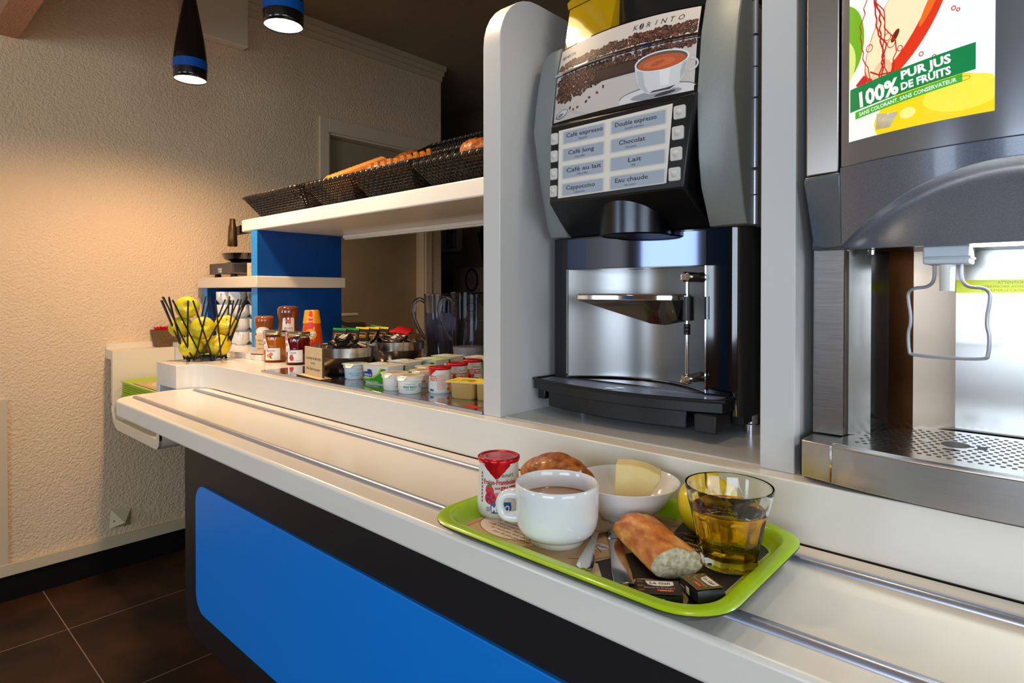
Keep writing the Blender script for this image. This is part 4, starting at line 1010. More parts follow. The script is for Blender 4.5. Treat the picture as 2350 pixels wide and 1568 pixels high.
# ---- steel bowls with butter portions
def bowl(x, y, label, s):
    t = thing('steel_bowl', label, 'bowl', (x, y, ZP), group='steel bowls with butter portions')
    bm = NB(); lathe(bm, [(0, .001), (.050 * s, 0), (.058 * s, .005), (.076 * s, .028), (.088 * s, .050), (.095 * s, .052), (.096 * s, .078), (.093 * s, .0785), (.092 * s, .056), (.085 * s, .050), (.073 * s, .029), (.054 * s, .010), (0, .006)], 56); finish('bowl', bm, 'steel_mirror', t, w=False, auto=30)
    return t
BP = Vector((0, 0, 0))
def butter(label, group, loc, rot, green=False):
    t = thing('butter_portion', label, 'butter', loc, group=group, rot=rot)
    bm = NB(); box(bm, -.022, .022, -.0155, .0155, 0, .0105)
    bmesh.ops.subdivide_edges(bm, edges=bm.edges[:], cuts=2, use_grid_fill=True)
    for v in bm.verts: v.co += Vector((rnd.uniform(-1, 1), rnd.uniform(-1, 1), rnd.uniform(-1, 1))) * .0006
    finish('wrapper', bm, 'blackm', t, w=False, auto=25)
    P = Print(lambda u, v, h: (u, v, .0113 + h))
    P.rr(-.0215, -.015, .0215, .015, .001, (40, 30, 22) if not green else (96, 82, 20), 1)
    P.poly([(-.012, .013), (.016, .013), (.016, .005), (.010, .0025), (-.004, .0025), (-.010, .005)], (226, 220, 204), 2)
    P.text('Le Gall', .0022, .0062, .0062, (30, 28, 30), 3, width=.020, bold=.01)
    P.text('Beurre de Bretagne', .001, -.0025, .0036, (214, 200, 160), 3, width=.030); P.rect(-.002, -.0085, .014, -.0048, (222, 52, 36), 3); P.text('Demi-sel', .006, -.0080, .003, (250, 220, 200), 4)
    for k in range(3): P.rect(-.0205, .010 - k * .0085, -.0145, .0115 - k * .0085, (170, 110, 40), 2)
    P.build('label_print', t, w=False)
    P = Print(lambda u, v, h: (u, -.0163 - h, v)); P.rect(-.004, .001, .004, .008, (206, 204, 150), 1); P.rect(-.018, .004, -.008, .0055, (190, 190, 170), 1); P.build('side_print', t, w=False)
    return t
b1 = bowl(-1.535, .970, 'front stainless steel bowl heaped with black butter portions behind the plywood sign', 1)
b2 = bowl(-1.585, 1.190, 'rear stainless steel bowl of black and gold portions before the door', .96)
proto = None
br = random.Random(11)
def heap(cx, cy, n, words, group, R_=.072):
    global proto
    k = 0
    for i in range(n):
        lay = i // 8; rr2 = R_ * (1 - .30 * lay) * (.35 + .65 * ((i * 5 % 8) / 7.0)); a = i * 2.39996 + .3
        loc = (cx + rr2 * cos(a), cy + rr2 * sin(a), ZP + .052 + .0125 * lay + br.uniform(0, .004))
        rot = (br.uniform(-.55, .55) + .25, br.uniform(-.5, .5), head(cx, cy) + pi / 2 + br.uniform(-1.1, 1.1))
        if proto is None: proto = butter(words, group, loc, rot)
        else: dup(proto, loc, rot, words, group=group)
heap(-1.535, .970, 30, 'black wrapped butter portion lying in the heap of the front steel bowl', 'butter portions in the front steel bowl')
heap(-1.585, 1.190, 20, 'black wrapped butter portion in the rear steel bowl', 'butter portions in the rear steel bowl')
bm = NB(); prism(bm, [(-.032, -.02), (.028, -.026), (.034, .018), (-.026, .026)], 'z', 0, .006)
bmesh.ops.subdivide_edges(bm, edges=bm.edges[:], cuts=5, use_grid_fill=True)
for v in bm.verts: v.co.z += rnd.uniform(-.003, .003)
o = finish('gold_sachet', bm, 'foil', None, auto=20); place(o, (-1.60, 1.120, ZP + .085), (.9, .25, -.75)); tag(o, 'crinkled gold foil sachet leaning out at the left of the rear steel bowl', 'sachet')
# ---- tea boxes
def teabox(x, y, z, rz, col, label):
    t = thing('tea_sachet', label, 'tea', (x, y, z), group='black tea sachets standing behind the bowls', rot=(R(-10), 0, rz))
    bm = NB(); box(bm, -.033, .033, -.002, .002, 0, .0825); finish('packet', bm, 'paperk', t, w=False)
    P = Print(lambda u, v, h: (u, -.0022 - h, v)); P.rect(-.033, .077, .033, .0825, col, 1); P.rect(-.033, .030, .033, .035, (214, 210, 200), 1)
    P.rr(-.023, .048, .023, .066, .006, (206, 160, 96), 1.5); P.rr(-.0215, .0495, .0215, .0645, .005, (44, 36, 32), 2); P.text('benny\'s' if 0 else 'Bennys', 0, .052, .013, (226, 176, 110), 3, width=.037, shear=.1, bold=.02); P.text('INFUSION', 0, .0305, .005, (60, 56, 50), 3)
    P.build('front_print', t, w=False)
    bm = NB(); box(bm, -.033, .033, -.0021, .0021, .0825, .0832); finish('top_edge', bm, {(0, 150, 70): 'tgreen', (236, 200, 20): 'tyellow'}[col], t, w=False)
M['tgreen'] = mat('green_paper', (0, 150, 70), .5); M['tyellow'] = mat('yellow_paper', (236, 200, 20), .5)
zz = ZP + .062
for (x, y, rz, col, lb) in ((-1.735, 1.070, .12, (0, 150, 70), 'black tea sachet with green top edge, leftmost and nearest above the front bowl'),
                            (-1.705, 1.098, .12, (0, 150, 70), 'second black tea sachet with green top edge, behind the nearest green one'),
                            (-1.725, 1.150, .12, (236, 200, 20), 'black tea sachet with yellow top edge, nearest of the yellow ones'),
                            (-1.705, 1.176, .12, (236, 200, 20), 'second black tea sachet with yellow top edge, behind the nearest yellow one'),
                            (-1.690, 1.202, .15, (236, 200, 20), 'third yellow edged tea sachet, farthest back')):
    teabox(x, y, ZP + .0345, rz, col, lb)
# wooden box holding the tea
t = thing('tea_box', 'brown wooden tea box behind the steel bowls', 'box', (-1.785, 1.34, ZC))
bm = NB(); z1 = ZP + .085
box(bm, -1.87, -1.70, 1.385, 1.392, ZC, z1); box(bm, -1.87, -1.70, 1.297, 1.301, ZC, z1 - .004); box(bm, -1.706, -1.70, 1.301, 1.385, ZC, z1); box(bm, -1.87, -1.864, 1.301, 1.385, ZC, z1); box(bm, -1.864, -1.706, 1.301, 1.385, ZC, ZC + .004)
finish('box', bm, mat('brown_wood', (150, 100, 48), .5), t, smooth=False)
for k, (x, y, rz, col, ry_) in enumerate(((-1.78, 1.345, .5, 'redp', 1.15), (-1.76, 1.345, .3, 'redp', 1.25), (-1.745, 1.345, .6, 'redp', 1.35), (-1.84, 1.31, .9, 'tgreen', .8))):
    bm = NB(); box(bm, -.03, .03, -.035, .035, 0, .003); o = finish('sachet', bm, col, None, bev=.001)
    place(o, (x, y, ZP + .088 + .004 * k), (ry_ - 1.1, .15, rz)); tag(o, ['flat crimson tea sachet, lowest on the wooden tea box', 'flat crimson tea sachet in the middle of the pile on the wooden tea box', 'flat crimson tea sachet on top at the right of the wooden tea box', 'green sachet sticking up beside the yellow edged tea sachets'][k], 'tea', 'loose tea sachets on the wooden box')
bm = NB(); prism(bm, [(1.04, ZP), (1.225, ZP), (1.225, ZP + .034), (1.04, ZP + .034)], 'x', -1.772, -1.668); tag(finish('tea_riser', bm, 'paperk', None, bev=.002), 'low black riser block carrying the upright tea sachets', 'stand')
# ---- jugs
def jug(x, y, rz, label, milk):
    t = thing('plastic_jug', label, 'jug', (x, y, ZC if not milk else ZP), rz, group='smoky clear plastic jugs')
    bm = NB(); lathe(bm, [(0, 0), (.050, 0), (.054, .004), (.0575, .12), (.0605, .232), (.0618, .234), (.0595, .2335), (.0562, .12), (.0525, .006), (0, .004)], 48); finish('body', bm, 'jugp', t, w=False, auto=40)
    pts = [(-.058, 0, .205), (-.075, 0, .214), (-.094, 0, .205), (-.102, 0, .180), (-.098, 0, .150), (-.084, 0, .115), (-.066, 0, .083), (-.055, 0, .070)]
    pp = []
    for i in range(len(pts) - 1):
        for k in range(4):
            a = Vector(pts[max(i - 1, 0)]); b = Vector(pts[i]); c = Vector(pts[i + 1]); d = Vector(pts[min(i + 2, len(pts) - 1)]); s = k / 4
            pp.append(.5 * ((2 * b) + (-a + c) * s + (2 * a - 5 * b + 4 * c - d) * s * s + (-a + 3 * b - 3 * c + d) * s ** 3))
    pp.append(Vector(pts[-1])); bm = NB(); tube(bm, pp, .0075, 12); finish('handle', bm, 'jugp', t, w=False)
    if milk:
        bm = NB(); lathe(bm, [(0, .0085), (.0505, .0085), (.0528, .048), (0, .048)], 40); finish('milk', bm, 'milk', t, w=False)
    else:
        bm = NB(); lathe(bm, [(0, .0085), (.0505, .0085), (.0548, .165), (0, .165)], 40); finish('drink', bm, mat('dark_drink', (150, 150, 162), .06, trans=.75), t, w=False)
jug(-1.497, 1.432, R(38), 'smoky plastic jug with a little milk left, nearest the divider panel', True)
jug(-1.672, 1.46, R(40), 'smoky plastic jug with dark contents, left of the milk jug', False)
# black tray with cheese and tongs
t = thing('black_platter', 'shallow black platter with small cheese pieces beside the milk jug', 'platter', (-1.25, 1.29, ZP))
bm = NB(); box(bm, -1.40, -1.12, 1.275, 1.375, ZP, ZP + .004); 
for a in ((-1.40, -1.395, 1.275, 1.375), (-1.125, -1.12, 1.275, 1.375), (-1.40, -1.12, 1.275, 1.28), (-1.40, -1.12, 1.37, 1.375)): box(bm, *a, ZP, ZP + .026)
finish('platter', bm, 'black', t, smooth=False)
for k, (x, y) in enumerate(((-1.345, 1.30), (-1.285, 1.305), (-1.24, 1.30))):
    bm = NB(); prism(bm, [(-.022, 0), (.022, 0), (.004, .034)], 'y', -.006, .006); o = finish('cheese_portion', bm, 'tyellow' if 0 else 'cheese', None, bev=.001)
    place(o, (x, y, ZP + .0045), (0, 0, .7 + .1 * k)); tag(o, ['leftmost yellow triangular cheese piece on the black platter', 'yellow triangular cheese piece in the middle of the black platter', 'yellow triangular cheese piece by the golden tongs'][k], 'cheese')
bm = NB(); tube(bm, [(-1.205, 1.31, ZP + .006), (-1.203, 1.305, ZP + .05), (-1.195, 1.30, ZP + .075), (-1.17, 1.30, ZP + .09), (-1.12, 1.31, ZP + .09)], .003, 8)
tag(finish('serving_tongs', bm, mat('gold_metal', (214, 176, 104), .2, 1), None), 'thin golden tongs resting in the black platter', 'tongs')
# ---- jam jars
def jamjar(x, y, label, jam, nm, fruit):
    t = thing('jam_jar', label, 'jam jar', (x, y, ZC), group='jam jars with white labels'); t.scale = (1.13, 1.13, 1.06)
    def ring(r, z, fac=0):
        n = 48; return [((r + fac * cos(12 * 2 * pi * k / n)) * cos(2 * pi * k / n), (r + fac * cos(12 * 2 * pi * k / n)) * sin(2 * pi * k / n), z) for k in range(n)]
    bm = NB(); loft(bm, [ring(.030, 0), ring(.0335, .003), ring(.0338, .05, .0008), ring(.0330, .066, .0014), ring(.0345, .074, .0006), ring(.0335, .083), ring(.031, .088), ring(.0305, .093)]); finish('glass', bm, 'jar', t, w=False, auto=50)
    bm = NB(); loft(bm, [ring(.029, .004), ring(.0322, .007), ring(.0325, .05, .0008), ring(.0318, .066, .0012), ring(.0332, .074, .0004), ring(.0315, .082)]); finish('jam', bm, jam, t, w=False, auto=50)
    bm = NB(); lathe(bm, [(.033, .0885), (.0355, .089), (.036, .0915), (.035, .093), (.036, .096), (.0345, .101), (.030, .1025), (0, .102)], 48); finish('lid', bm, 'lid', t, w=False)
    P = Print(cyl(0, 0, .0350, 0, head(x, y) - .25), .004)
    zig = [(-.022, .008)] + [(-.022 + .0011 * k, .008 + (.0012 if k % 2 else 0)) for k in range(41)] + [(.022 + (.0012 if k % 2 else 0), .0095 + .0011 * k) for k in range(34)] + [(.022 - .0011 * k, .046 + (.0012 if k % 2 else 0)) for k in range(28)] + [(-.010, .046), (-.022, .040)]
    P.poly(zig, (236, 234, 230), 1)
    P.text(nm, -.006, .0355, .0105, K0, 3, shear=.35, sx=.7); P.text('au sucre de canne', .004, .013, .004, (80, 80, 80), 3, shear=.3)
    if fruit == 'a': P.ell(-.012, .022, .0052, .0065, (240, 150, 30), 2); P.ell(-.004, .027, .006, .006, (222, 110, 110), 2.5); P.ell(-.005, .018, .003, .006, (70, 140, 60), 3, .4)
    else: P.ell(-.009, .022, .0068, .009, (216, 30, 40), 2, .15); P.poly([(-.015, .030), (-.009, .034), (-.003, .031), (-.008, .029)], (70, 140, 50), 3)
    P.build('front_label', t, w=False)
    # ribbon label across lid and shoulder
    P = Print(cyl(0, 0, lambda yy: .0365 if yy > .086 else .0355, 0, head(x, y) - .95), .004)
    P.poly([(-.004, .040), (.012, .044), (.009, .060), (.004, .075), (.004, .100), (-.008, .100), (-.009, .075), (-.006, .060)], (238, 236, 232), 2)
    P.rect(-.007, .076, -.003, .099, (30, 60, 140), 3); P.rect(0, .076, .0035, .099, (200, 40, 50), 3); P.ell(-.001, .064, .004, .006, (226, 120, 60), 3)
    for k in range(3): P.rect(-.001, .0445 + .003 * k, .008, .0455 + .003 * k, (90, 150, 190), 3)
    P.build('ribbon_label', t, w=False)
jamjar(-2.013, 1.001, 'orange apricot jam jar with gold lid beside the darker red jar', 'jamo', 'Agrumes', 'a')
jamjar(-1.889, 1.017, 'dark red strawberry jam jar with gold lid at the corner of the mirror slab', 'jamr', 'Fraises', 's')
# ---- squeeze bottles
def squeeze(x, y, s, label, m_, cap, prints, z=ZC, wide=1):
    t = thing('sauce_bottle', label, 'bottle', (x, y, z), group='upside down sauce bottles by the blue upright'); t.scale = (wide, wide, 1)
    prof = [(0, 0), (.026, 0), (.027, .004), (.0275, .020), (.030, .022), (.0335, .045), (.034, .075), (.031, .098), (.030, .115), (.0335, .140), (.0335, .155), (.030, .164), (.020, .167), (0, .1675)]
    bm = NB(); lathe(bm, [(r * s, z * s) for r, z in prof if z >= .021 or r == 99] , 44); finish('bottle', bm, m_, t, w=False, auto=60)
    bm = NB(); lathe(bm, [(0, 0), (.026 * s, 0), (.0275 * s, .003), (.0275 * s, .0215 * s), (0, .0215 * s)], 36); finish('cap', bm, 'pot' if cap is None else cap, t, w=False)
    P = Print(cyl(0, 0, lambda yy: s * (interp(yy / s, [(.02, .0300), (.045, .0338), (.075, .0343), (.098, .0314), (.115, .0304), (.14, .0338)])), 0, head(x, y)), .005); prints(P, s); P.build('label_print', t, w=False)
def pc(P, s):
    P.ell(-.006, .092 * s, .019, .017, (236, 232, 224), 1); P.ell(-.006, .070 * s, .024, .014, (238, 236, 230), 1.5); P.rect(-.028, .030 * s, .006, .064 * s, (214, 208, 200), 1)
    for k in range(14):
        a = pi * k / 13; P.ell(-.006 + .019 * cos(a), .092 * s + .017 * sin(a), .003, .003, (236, 232, 224), 1, n=8)
    P.text('Caramel', -.006, .083 * s, .008, (200, 30, 40), 3, shear=.15); P.text('au beurre salé', -.006, .074 * s, .006, (90, 80, 80), 3)
def pch(P, s):
    P.rr(-.018, .060 * s, .020, .126 * s, .006, (222, 216, 208), 1); P.rect(-.008, .104 * s, -.003, .126 * s, (50, 60, 110), 2); P.rect(-.003, .104 * s, .003, .126 * s, W0, 2); P.rect(.003, .104 * s, .008, .126 * s, (200, 50, 50), 2)
    P.ell(0, .112 * s, .005, .008, (206, 110, 80), 3, .4); P.text('Pâte à tartiner', .001, .086 * s, .010, (60, 50, 60), 3, shear=.2, width=.030)
squeeze(-2.185, 1.045, .80, 'orange-brown caramel sauce bottle behind the small plywood sign', 'caramel', None, pc, ZB, 1.28)
squeeze(-2.097, 1.092, 1.02, 'dark brown chocolate spread bottle against the blue upright', 'choc', None, pch, ZB, 1.08)
t = thing('honey_bottle', 'orange honey squeeze bottle tapering upwards with red and yellow label', 'bottle', (-2.005, 1.135, ZC)); t.scale = (1.16, 1.16, 1.0)
def ov(a, b, z): return [(a * cos(2 * pi * k / 40), b * sin(2 * pi * k / 40), z) for k in range(40)]
bm = NB(); loft(bm, [ov(.034, .028, 0), ov(.0365, .030, .006), ov(.0365, .03, .06), ov(.034, .028, .10), ov(.030, .025, .128)]); finish('bottle', bm, 'honey', t, w=False)
bm = NB(); loft(bm, [ov(.031, .026, .128), ov(.0245, .021, .172), ov(.0225, .019, .1755)]); finish('cap', bm, 'orangecap', t, w=False)
fh = head(-1.995, 1.155)
def hm(x, y, h):
    a0 = fh + x / .031; k = interp(y, [(0, .034), (.006, .0365), (.06, .0365), (.10, .034), (.128, .0308), (.172, .0245), (.18, .0226)]) + .0006 + h
    return (k * cos(a0), k * .83 * sin(a0), y)
P = Print(hm, .005); P.poly([(-.020, .060), (.002, .060), (.002, .100), (-.001, .172), (-.012, .172), (-.016, .13)], (222, 50, 40), 1)
P.text('Miel', -.008, .146, .011, W0, 2); P.text('Fleurs', -.009, .133, .010, W0, 2); P.ell(-.006, .090, .018, .019, (244, 170, 20), 2); P.ell(-.011, .092, .008, .008, W0, 3); P.ell(.000, .092, .008, .008, W0, 3); P.poly([(-.0175, .088), (-.005, .074), (.0065, .088), (-.005, .094)], W0, 3)
P.text('Lune de', -.005, .088, .008, (60, 20, 20), 4, shear=.2); P.text('Miel', -.005, .080, .008, (60, 20, 20), 4)
P.build('label_print', t, w=False)

# ---- wire basket of apples
bx, by_ = -2.245, .858
t = thing('wire_fruit_basket', 'black wire stick basket full of yellow apples on the counter end', 'basket', (bx, by_, ZC))
ns = 13
for fam in (0, 1):
    bm = NB()
    for k in range(ns):
        a0 = 2 * pi * k / ns + fam * .09; a1 = a0 + (1 if fam else -1) * .62
        r0, r1, z0, z1 = .066, .142 - .004 * (k % 3), .006, .212 + .012 * (k % 2)
        if k % 5 == 2 and fam: z0 = .05; r0 = .079
        if k % 4 == 1 and not fam: z1 -= .01
        tube(bm, [(r0 * cos(a0), r0 * sin(a0), z0), (r1 * cos(a1), r1 * sin(a1), z1)], .0027, 7)
    q = finish('sticks', bm, 'wire', t, w=False)
    q.name = 'sticks'
bm = NB(); tube(bm, [(.067 * cos(a), .067 * sin(a), .010) for a in [2 * pi * k / 5 for k in range(5)]], .0026, 6, closed=True)
finish('rings', bm, 'wire', t, w=False)
bm = NB(); lathe(bm, [(0, .010), (.062, .010), (.062, .013), (0, .013)], 24); finish('base_disc', bm, 'wire', t, w=False)
for k in range(5):
    bm = NB()
    a = 2 * pi * k / 5; bmesh.ops.create_uvsphere(bm, u_segments=10, v_segments=8, radius=.005, matrix=Matrix.Translation((.066 * cos(a), .066 * sin(a), .005)))
    finish('foot', bm, 'wire', t, w=False)
def apple(loc, rot, label, m_, r=.0385, group='yellow apples in the wire basket'):
    t = thing('apple', label, 'apple', loc, group=group, rot=rot)
    pr = []
    for k in range(25):
        a = -pi / 2 + pi * k / 24; q = cos(a); z = sin(a)
        rr3 = r * (q ** .82) * (1.02 + .06 * z); zz_ = r * (.90 * z)
        d = math.exp(-(q / .24) ** 2); zz_ -= (.22 if z > 0 else -.14) * r * d * (1 if z > 0 else 1)
        pr.append((max(rr3, 0 if k in (0, 24) else .0004), zz_))
    pr[0] = (0, pr[0][1]); pr[-1] = (0, pr[-1][1])
    bm = NB(); lathe(bm, pr, 32)
    for v in bm.verts:
        a = math.atan2(v.co.y, v.co.x); s = 1 + .02 * cos(5 * a) * (1 if v.co.z < 0 else .4); v.co.x *= s; v.co.y *= s
    finish('flesh', bm, m_, t, w=False, auto=180)
    bm = NB(); tube(bm, [(0, 0, r * .5), (.001, 0, r * .85), (.004, .001, r * 1.12)], [.0010, .0010, .0015], 6); finish('stem', bm, 'stem', t, w=False)
    return t
def ba(f, l, z): return (bx + .934 * f + .357 * l, by_ - .357 * f + .934 * l, ZC + z)
ap = [((.02, .044, .050), (.5, .9, .2), 'bottom right yellow apple in the wire basket', 'appley'),
      ((.02, -.044, .050), (1.0, .2, .3), 'bottom left yellow apple in the wire basket', 'appleg'),
      ((-.054, .0, .050), (.2, -.3, 0), 'hidden yellow apple at the back bottom of the wire basket', 'appley'),
      ((.028, -.008, .115), (1.25, .2, 1.2), 'middle greenish apple showing its dark hollow in the wire basket', 'appleg'),
      ((-.012, .067, .118), (.6, .7, .4), 'yellow apple at the right of the second layer in the wire basket', 'appley'),
      ((-.024, -.077, .118), (.4, -.6, .4), 'apple at the left of the second layer in the wire basket', 'appleg'),
      ((-.004, -.056, .186), (1.35, 0, 1.25), 'topmost apple in the wire basket, its stem hollow facing the counter front', 'appleg')]
for (f_, l_, z_), rot, lb, mm in ap: apple(ba(f_, l_, z_), rot, lb, mm)

# ---- brown card box with red sachets on the ledge
t = thing('card_box', 'small brown textured card box by the rough wall left of the apples', 'box', (-2.925, .955, .9387))
bm = NB(); loft(bm, [[(px * k, py * k, z) for px, py in ((-.032, -.05), (.032, -.05), (.032, .05), (-.032, .05))] for z, k in ((0, .86), (.075, 1.12))] + [[(px * k, py * k, z) for px, py in ((-.032, -.05), (.032, -.05), (.032, .05), (-.032, .05))] for z, k in ((.074, 1.04), (.004, .80))])
finish('box', bm, 'card', t, w=False, smooth=False)
for k in range(6):
    bm = NB(); prism(bm, [(-.018, 0), (.018, 0), (.018, .04), (.006, .052), (-.006, .044), (-.018, .05)], 'y', -.001, .001); o = finish('red_sachet', bm, 'redp', None)
    place(o, (-2.925, .925 + .011 * k, .9387 + .04), (.25, 0, .4 + .15 * k)); tag(o, 'small red paper sachet standing in the brown card box', 'sachet', 'red sachets in the brown card box')
# ---- stacked cups
c0 = None
def cup_proto(loc, rot, label, group):
    t = thing('coffee_cup', label, 'cup', loc, group=group, rot=rot)
    bm = NB(); lathe(bm, [(0, .002), (.020, 0), (.022, .003), (.023, .008), (.031, .016), (.0345, .024), (.035, .055), (.0335, .0555), (.033, .024), (.021, .010), (0, .009)], 40); finish('cup', bm, 'porc', t, w=False, auto=50)
    bm = NB(); tube(bm, [(.033, 0, .048), (.044, 0, .050), (.053, 0, .044), (.054, 0, .034), (.047, 0, .025), (.033, 0, .022)], .0038, 8); bm.transform(Matrix.Scale(1, 4)); finish('handle', bm, 'porc', t, w=False)
    return t
cols = [(-2.458, 1.15, 3), (-2.535, 1.115, 3), (-2.612, 1.13, 4), (-2.69, 1.11, 4), (-2.50, 1.235, 4), (-2.58, 1.235, 4), (-2.66, 1.23, 4)]
for i, (x, y, n) in enumerate(cols):
    for k in range(n):
        loc = (x, y, ZB + .0555 * k); rot = (0, 0, head(x, y) + .2 * ((i * 7 + k * 3) % 5 - 2))
        pos = ['bottom', 'second', 'third', 'top'][k] if n == 4 else ['bottom', 'middle', 'top'][k]
        wh = ['the stack against the blue upright', 'the stack second from the blue upright', 'the front stack behind the apple basket sticks', 'the leftmost front stack'][i] if i < 4 else ['the rear stack nearest the blue upright', 'the middle rear stack', 'the leftmost rear stack'][i - 4]
        lb = 'white porcelain cup, %s of %s' % (pos, wh)
        if c0 is None: c0 = cup_proto(loc, rot, lb, 'stacked white coffee cups')
        else: dup(c0, loc, rot, lb)
# ---- appliance on the small shelf
t = thing('egg_cooker', 'small steel and black kitchen appliance with black bowl on the short shelf', 'appliance', (-2.77, 1.22, 1.2432))
bm = NB(); box(bm, -2.885, -2.662, 1.135, 1.34, 1.261, 1.306); finish('body', bm, 'steel', t, bev=.002)
bm = NB(); box(bm, -2.892, -2.656, 1.125, 1.135, 1.259, 1.307); finish('front_panel', bm, mat('dark_grey_plastic', (74, 70, 66), .45), t, bev=.002)
P = Print(lambda x, y, h: (x, 1.1248 - h, y)); P.text('RUSSELL', -2.775, 1.277, .012, W0, 1, bold=.03); P.text('HOBBS', -2.775, 1.266, .012, W0, 1, bold=.03); P.build('badge', t)
for x, y in ((-2.86, 1.15), (-2.69, 1.15), (-2.69, 1.31), (-2.86, 1.31)):
    bm = NB(); lathe(bm, [(0, 1.2432), (.016, 1.2432), (.012, 1.262), (0, 1.262)], 16, x, y); finish('foot', bm, 'blackm', t)
bm = NB(); lathe(bm, [(0, 1.3065), (.085, 1.3065), (.088, 1.311), (.07, 1.315), (0, 1.315)], 40, -2.735, 1.235); finish('hot_plate', bm, 'black', t)
bm = NB(); lathe(bm, [(0, 1.3155), (.065, 1.3155), (.096, 1.326), (.108, 1.352), (.105, 1.353), (.092, 1.332), (.06, 1.321), (0, 1.321)], 44, -2.752, 1.235); finish('bowl', bm, 'blackg', t)
t = thing('spot_fitting', 'bronze cylindrical fitting on a black bracket at the end of the bread shelf', 'lamp', (-2.62, 1.17, 1.38))
bm = NB(); lathe(bm, [(0, 1.376), (.018, 1.376), (.0205, 1.380), (.0165, 1.455), (.012, 1.478), (.011, 1.495), (0, 1.495)], 24, -2.645, 1.125); finish('barrel', bm, 'bronze', t, auto=40)
bm = NB(); box(bm, -2.63, -2.501, 1.15, 1.165, 1.43, 1.468); prism(bm, [(-2.70, 1.462), (-2.62, 1.468), (-2.62, 1.43), (-2.705, 1.428), (-2.685, 1.445)], 'y', 1.15, 1.165); finish('bracket', bm, 'black', t)

# ---- trays stacked in the holder
tr = None
tr_out = lambda e: rrect(-.24 + e, .24 - e, -.165 + e, .165 - e, .05, 6)
M['tray_print'] = M['paperb']
for k in range(9):
    z = .7364 + .0088 * k; dx = rnd.uniform(-.003, .003)
    if tr is None:
        t = thing('plastic_tray', '', 'tray', (-2.595, .845, z), 0, group='green trays stacked in the tray holder'); tr = t
        bm = NB(); loft(bm, [[(x_ * .44, y_ * .62, zz3) for x_, y_ in tr_out(e)] for e, zz3 in ((.025, 0), (.012, .002), (.0, .012), (-.0, .0145))] + [[(x_ * .44, y_ * .62, zz3) for x_, y_ in tr_out(e)] for e, zz3 in ((.014, .0143), (.03, .004))]); 
        bm.transform(Matrix.Scale(2.18, 4, (1, 0, 0)))
        finish('tray', bm, 'green', t, w=False, auto=40)
    else: t = dup(tr, (-2.595 + dx, .845 + rnd.uniform(-.002, .002), z))
    t['label'] = 'lime green tray, %s in the pile lying in the tray holder' % ['lowest', 'second from below', 'third from below', 'fourth from below', 'fifth from the top', 'fourth from the top', 'third from the top', 'second from the top', 'topmost'][k]
bm = NB(); prism(bm, rrect(-2.77, -2.42, .775, .915, .02, 4), 'z', .8125, .8129); o = finish('paper_mat', bm, 'paperb', None); tag(o, 'brown printed paper mat in the topmost tray of the holder', 'paper mat')
P = Print(lambda x, y, h: (x, y, .8130 + h)); P.ring(-2.60, .845, .13, .05, .004, (226, 206, 180), 1); P.ell(-2.60, .845, .11, .04, (222, 200, 172), 1); P.text('BON APPETIT', -2.60, .84, .025, (150, 110, 70), 2)
q = P.build('mat_print', None, w=False); q.parent = o

# ================================================================== bread baskets
def wicker(name, L, D, H, label, loc, tilt, rz=0, flare=.035):
    t = thing('bread_basket', label, 'basket', loc, group='dark wicker bread baskets on the upper shelf', rot=(tilt, 0, rz))
    rows = max(7, int(H / .0085)); 
    def per(s, k):   # point on rounded rectangle perimeter, s in [0,1), k height fraction
        a, b = L / 2 - flare * (1 - k), D / 2 - flare * .8 * (1 - k); r = .02
        sx, sy = 2 * a, 2 * b; T = 2 * (sx + sy); d = s * T
        if d < sx: return (-a + d, -b, 0, -1)
        d -= sx
        if d < sy: return (a, -b + d, 1, 0)
        d -= sy
        if d < sx: return (a - d, b, 0, 1)
        d -= sx; return (-a, b - d, -1, 0)
    nst = int(2 * (L + D) / .014) // 2 * 2 + 1
    bm = NB()
    for j in range(rows):
        k = (j + .5) / rows; pts = []; n = nst * 4
        for i in range(n):
            s = i / n; x, y, nx, ny = per(s, k); off = .0022 * sin(pi * nst * s + (pi if j % 2 else 0))
            pts.append((x + nx * off, y + ny * off, k * H))
        tube(bm, pts, .0030, 4, closed=True)
    finish('weave', bm, 'wick', t, w=False, auto=60)
    bm = NB()
    for i in range(nst):
        s = (i + .0) / nst; a = per(s, 0); b = per(s, 1); tube(bm, [(a[0], a[1], 0), (b[0], b[1], H)], .0024, 4)
    finish('stakes', bm, 'wick', t, w=False, auto=60)
    bm = NB()
    for ph in (0, 2 * pi / 3, 4 * pi / 3):
        pts = []; n = nst * 4
        for i in range(n):
            s = i / n; x, y, nx, ny = per(s, 1.02); th = 2 * pi * s * nst / 2.6 // 1 * 0 + 2 * pi * round(nst / 2) * s + ph
            pts.append((x + nx * .0045 * cos(th), y + ny * .0045 * cos(th), H * 1.0 + .003 + .0045 * sin(th)))
        tube(bm, pts, .0034, 4, closed=True)
    finish('rim', bm, 'wick', t, w=False, auto=60)
    bm = NB(); a, b = L / 2 - flare, D / 2 - flare * .8; box(bm, -a, a, -b, b, -.001, .003)
    finish('base', bm, 'wick', t, w=False); return t
TL = R(19)
def bk(x0, x1, D, H, label, dy=0, dz=0, tilt=TL):
    # front bottom edge of the basket on the shelf edge
    L = x1 - x0; fl = .035; b = D / 2 - fl * .8
    c = Vector((0, b * cos(tilt), b * sin(tilt)))
    return wicker('b', L, D, H, label, ((x0 + x1) / 2, 1.122 + dy + c.y, 1.479 + dz + c.z), tilt)
k1 = bk(-2.40, -1.99, .30, .082, 'empty dark wicker basket at the left end of the upper shelf')
k2 = bk(-1.925, -1.665, .30, .078, 'dark wicker basket holding the tall row of sliced loaf')
k3 = bk(-1.655, -1.36, .30, .078, 'dark wicker basket holding small toasted bread slices')
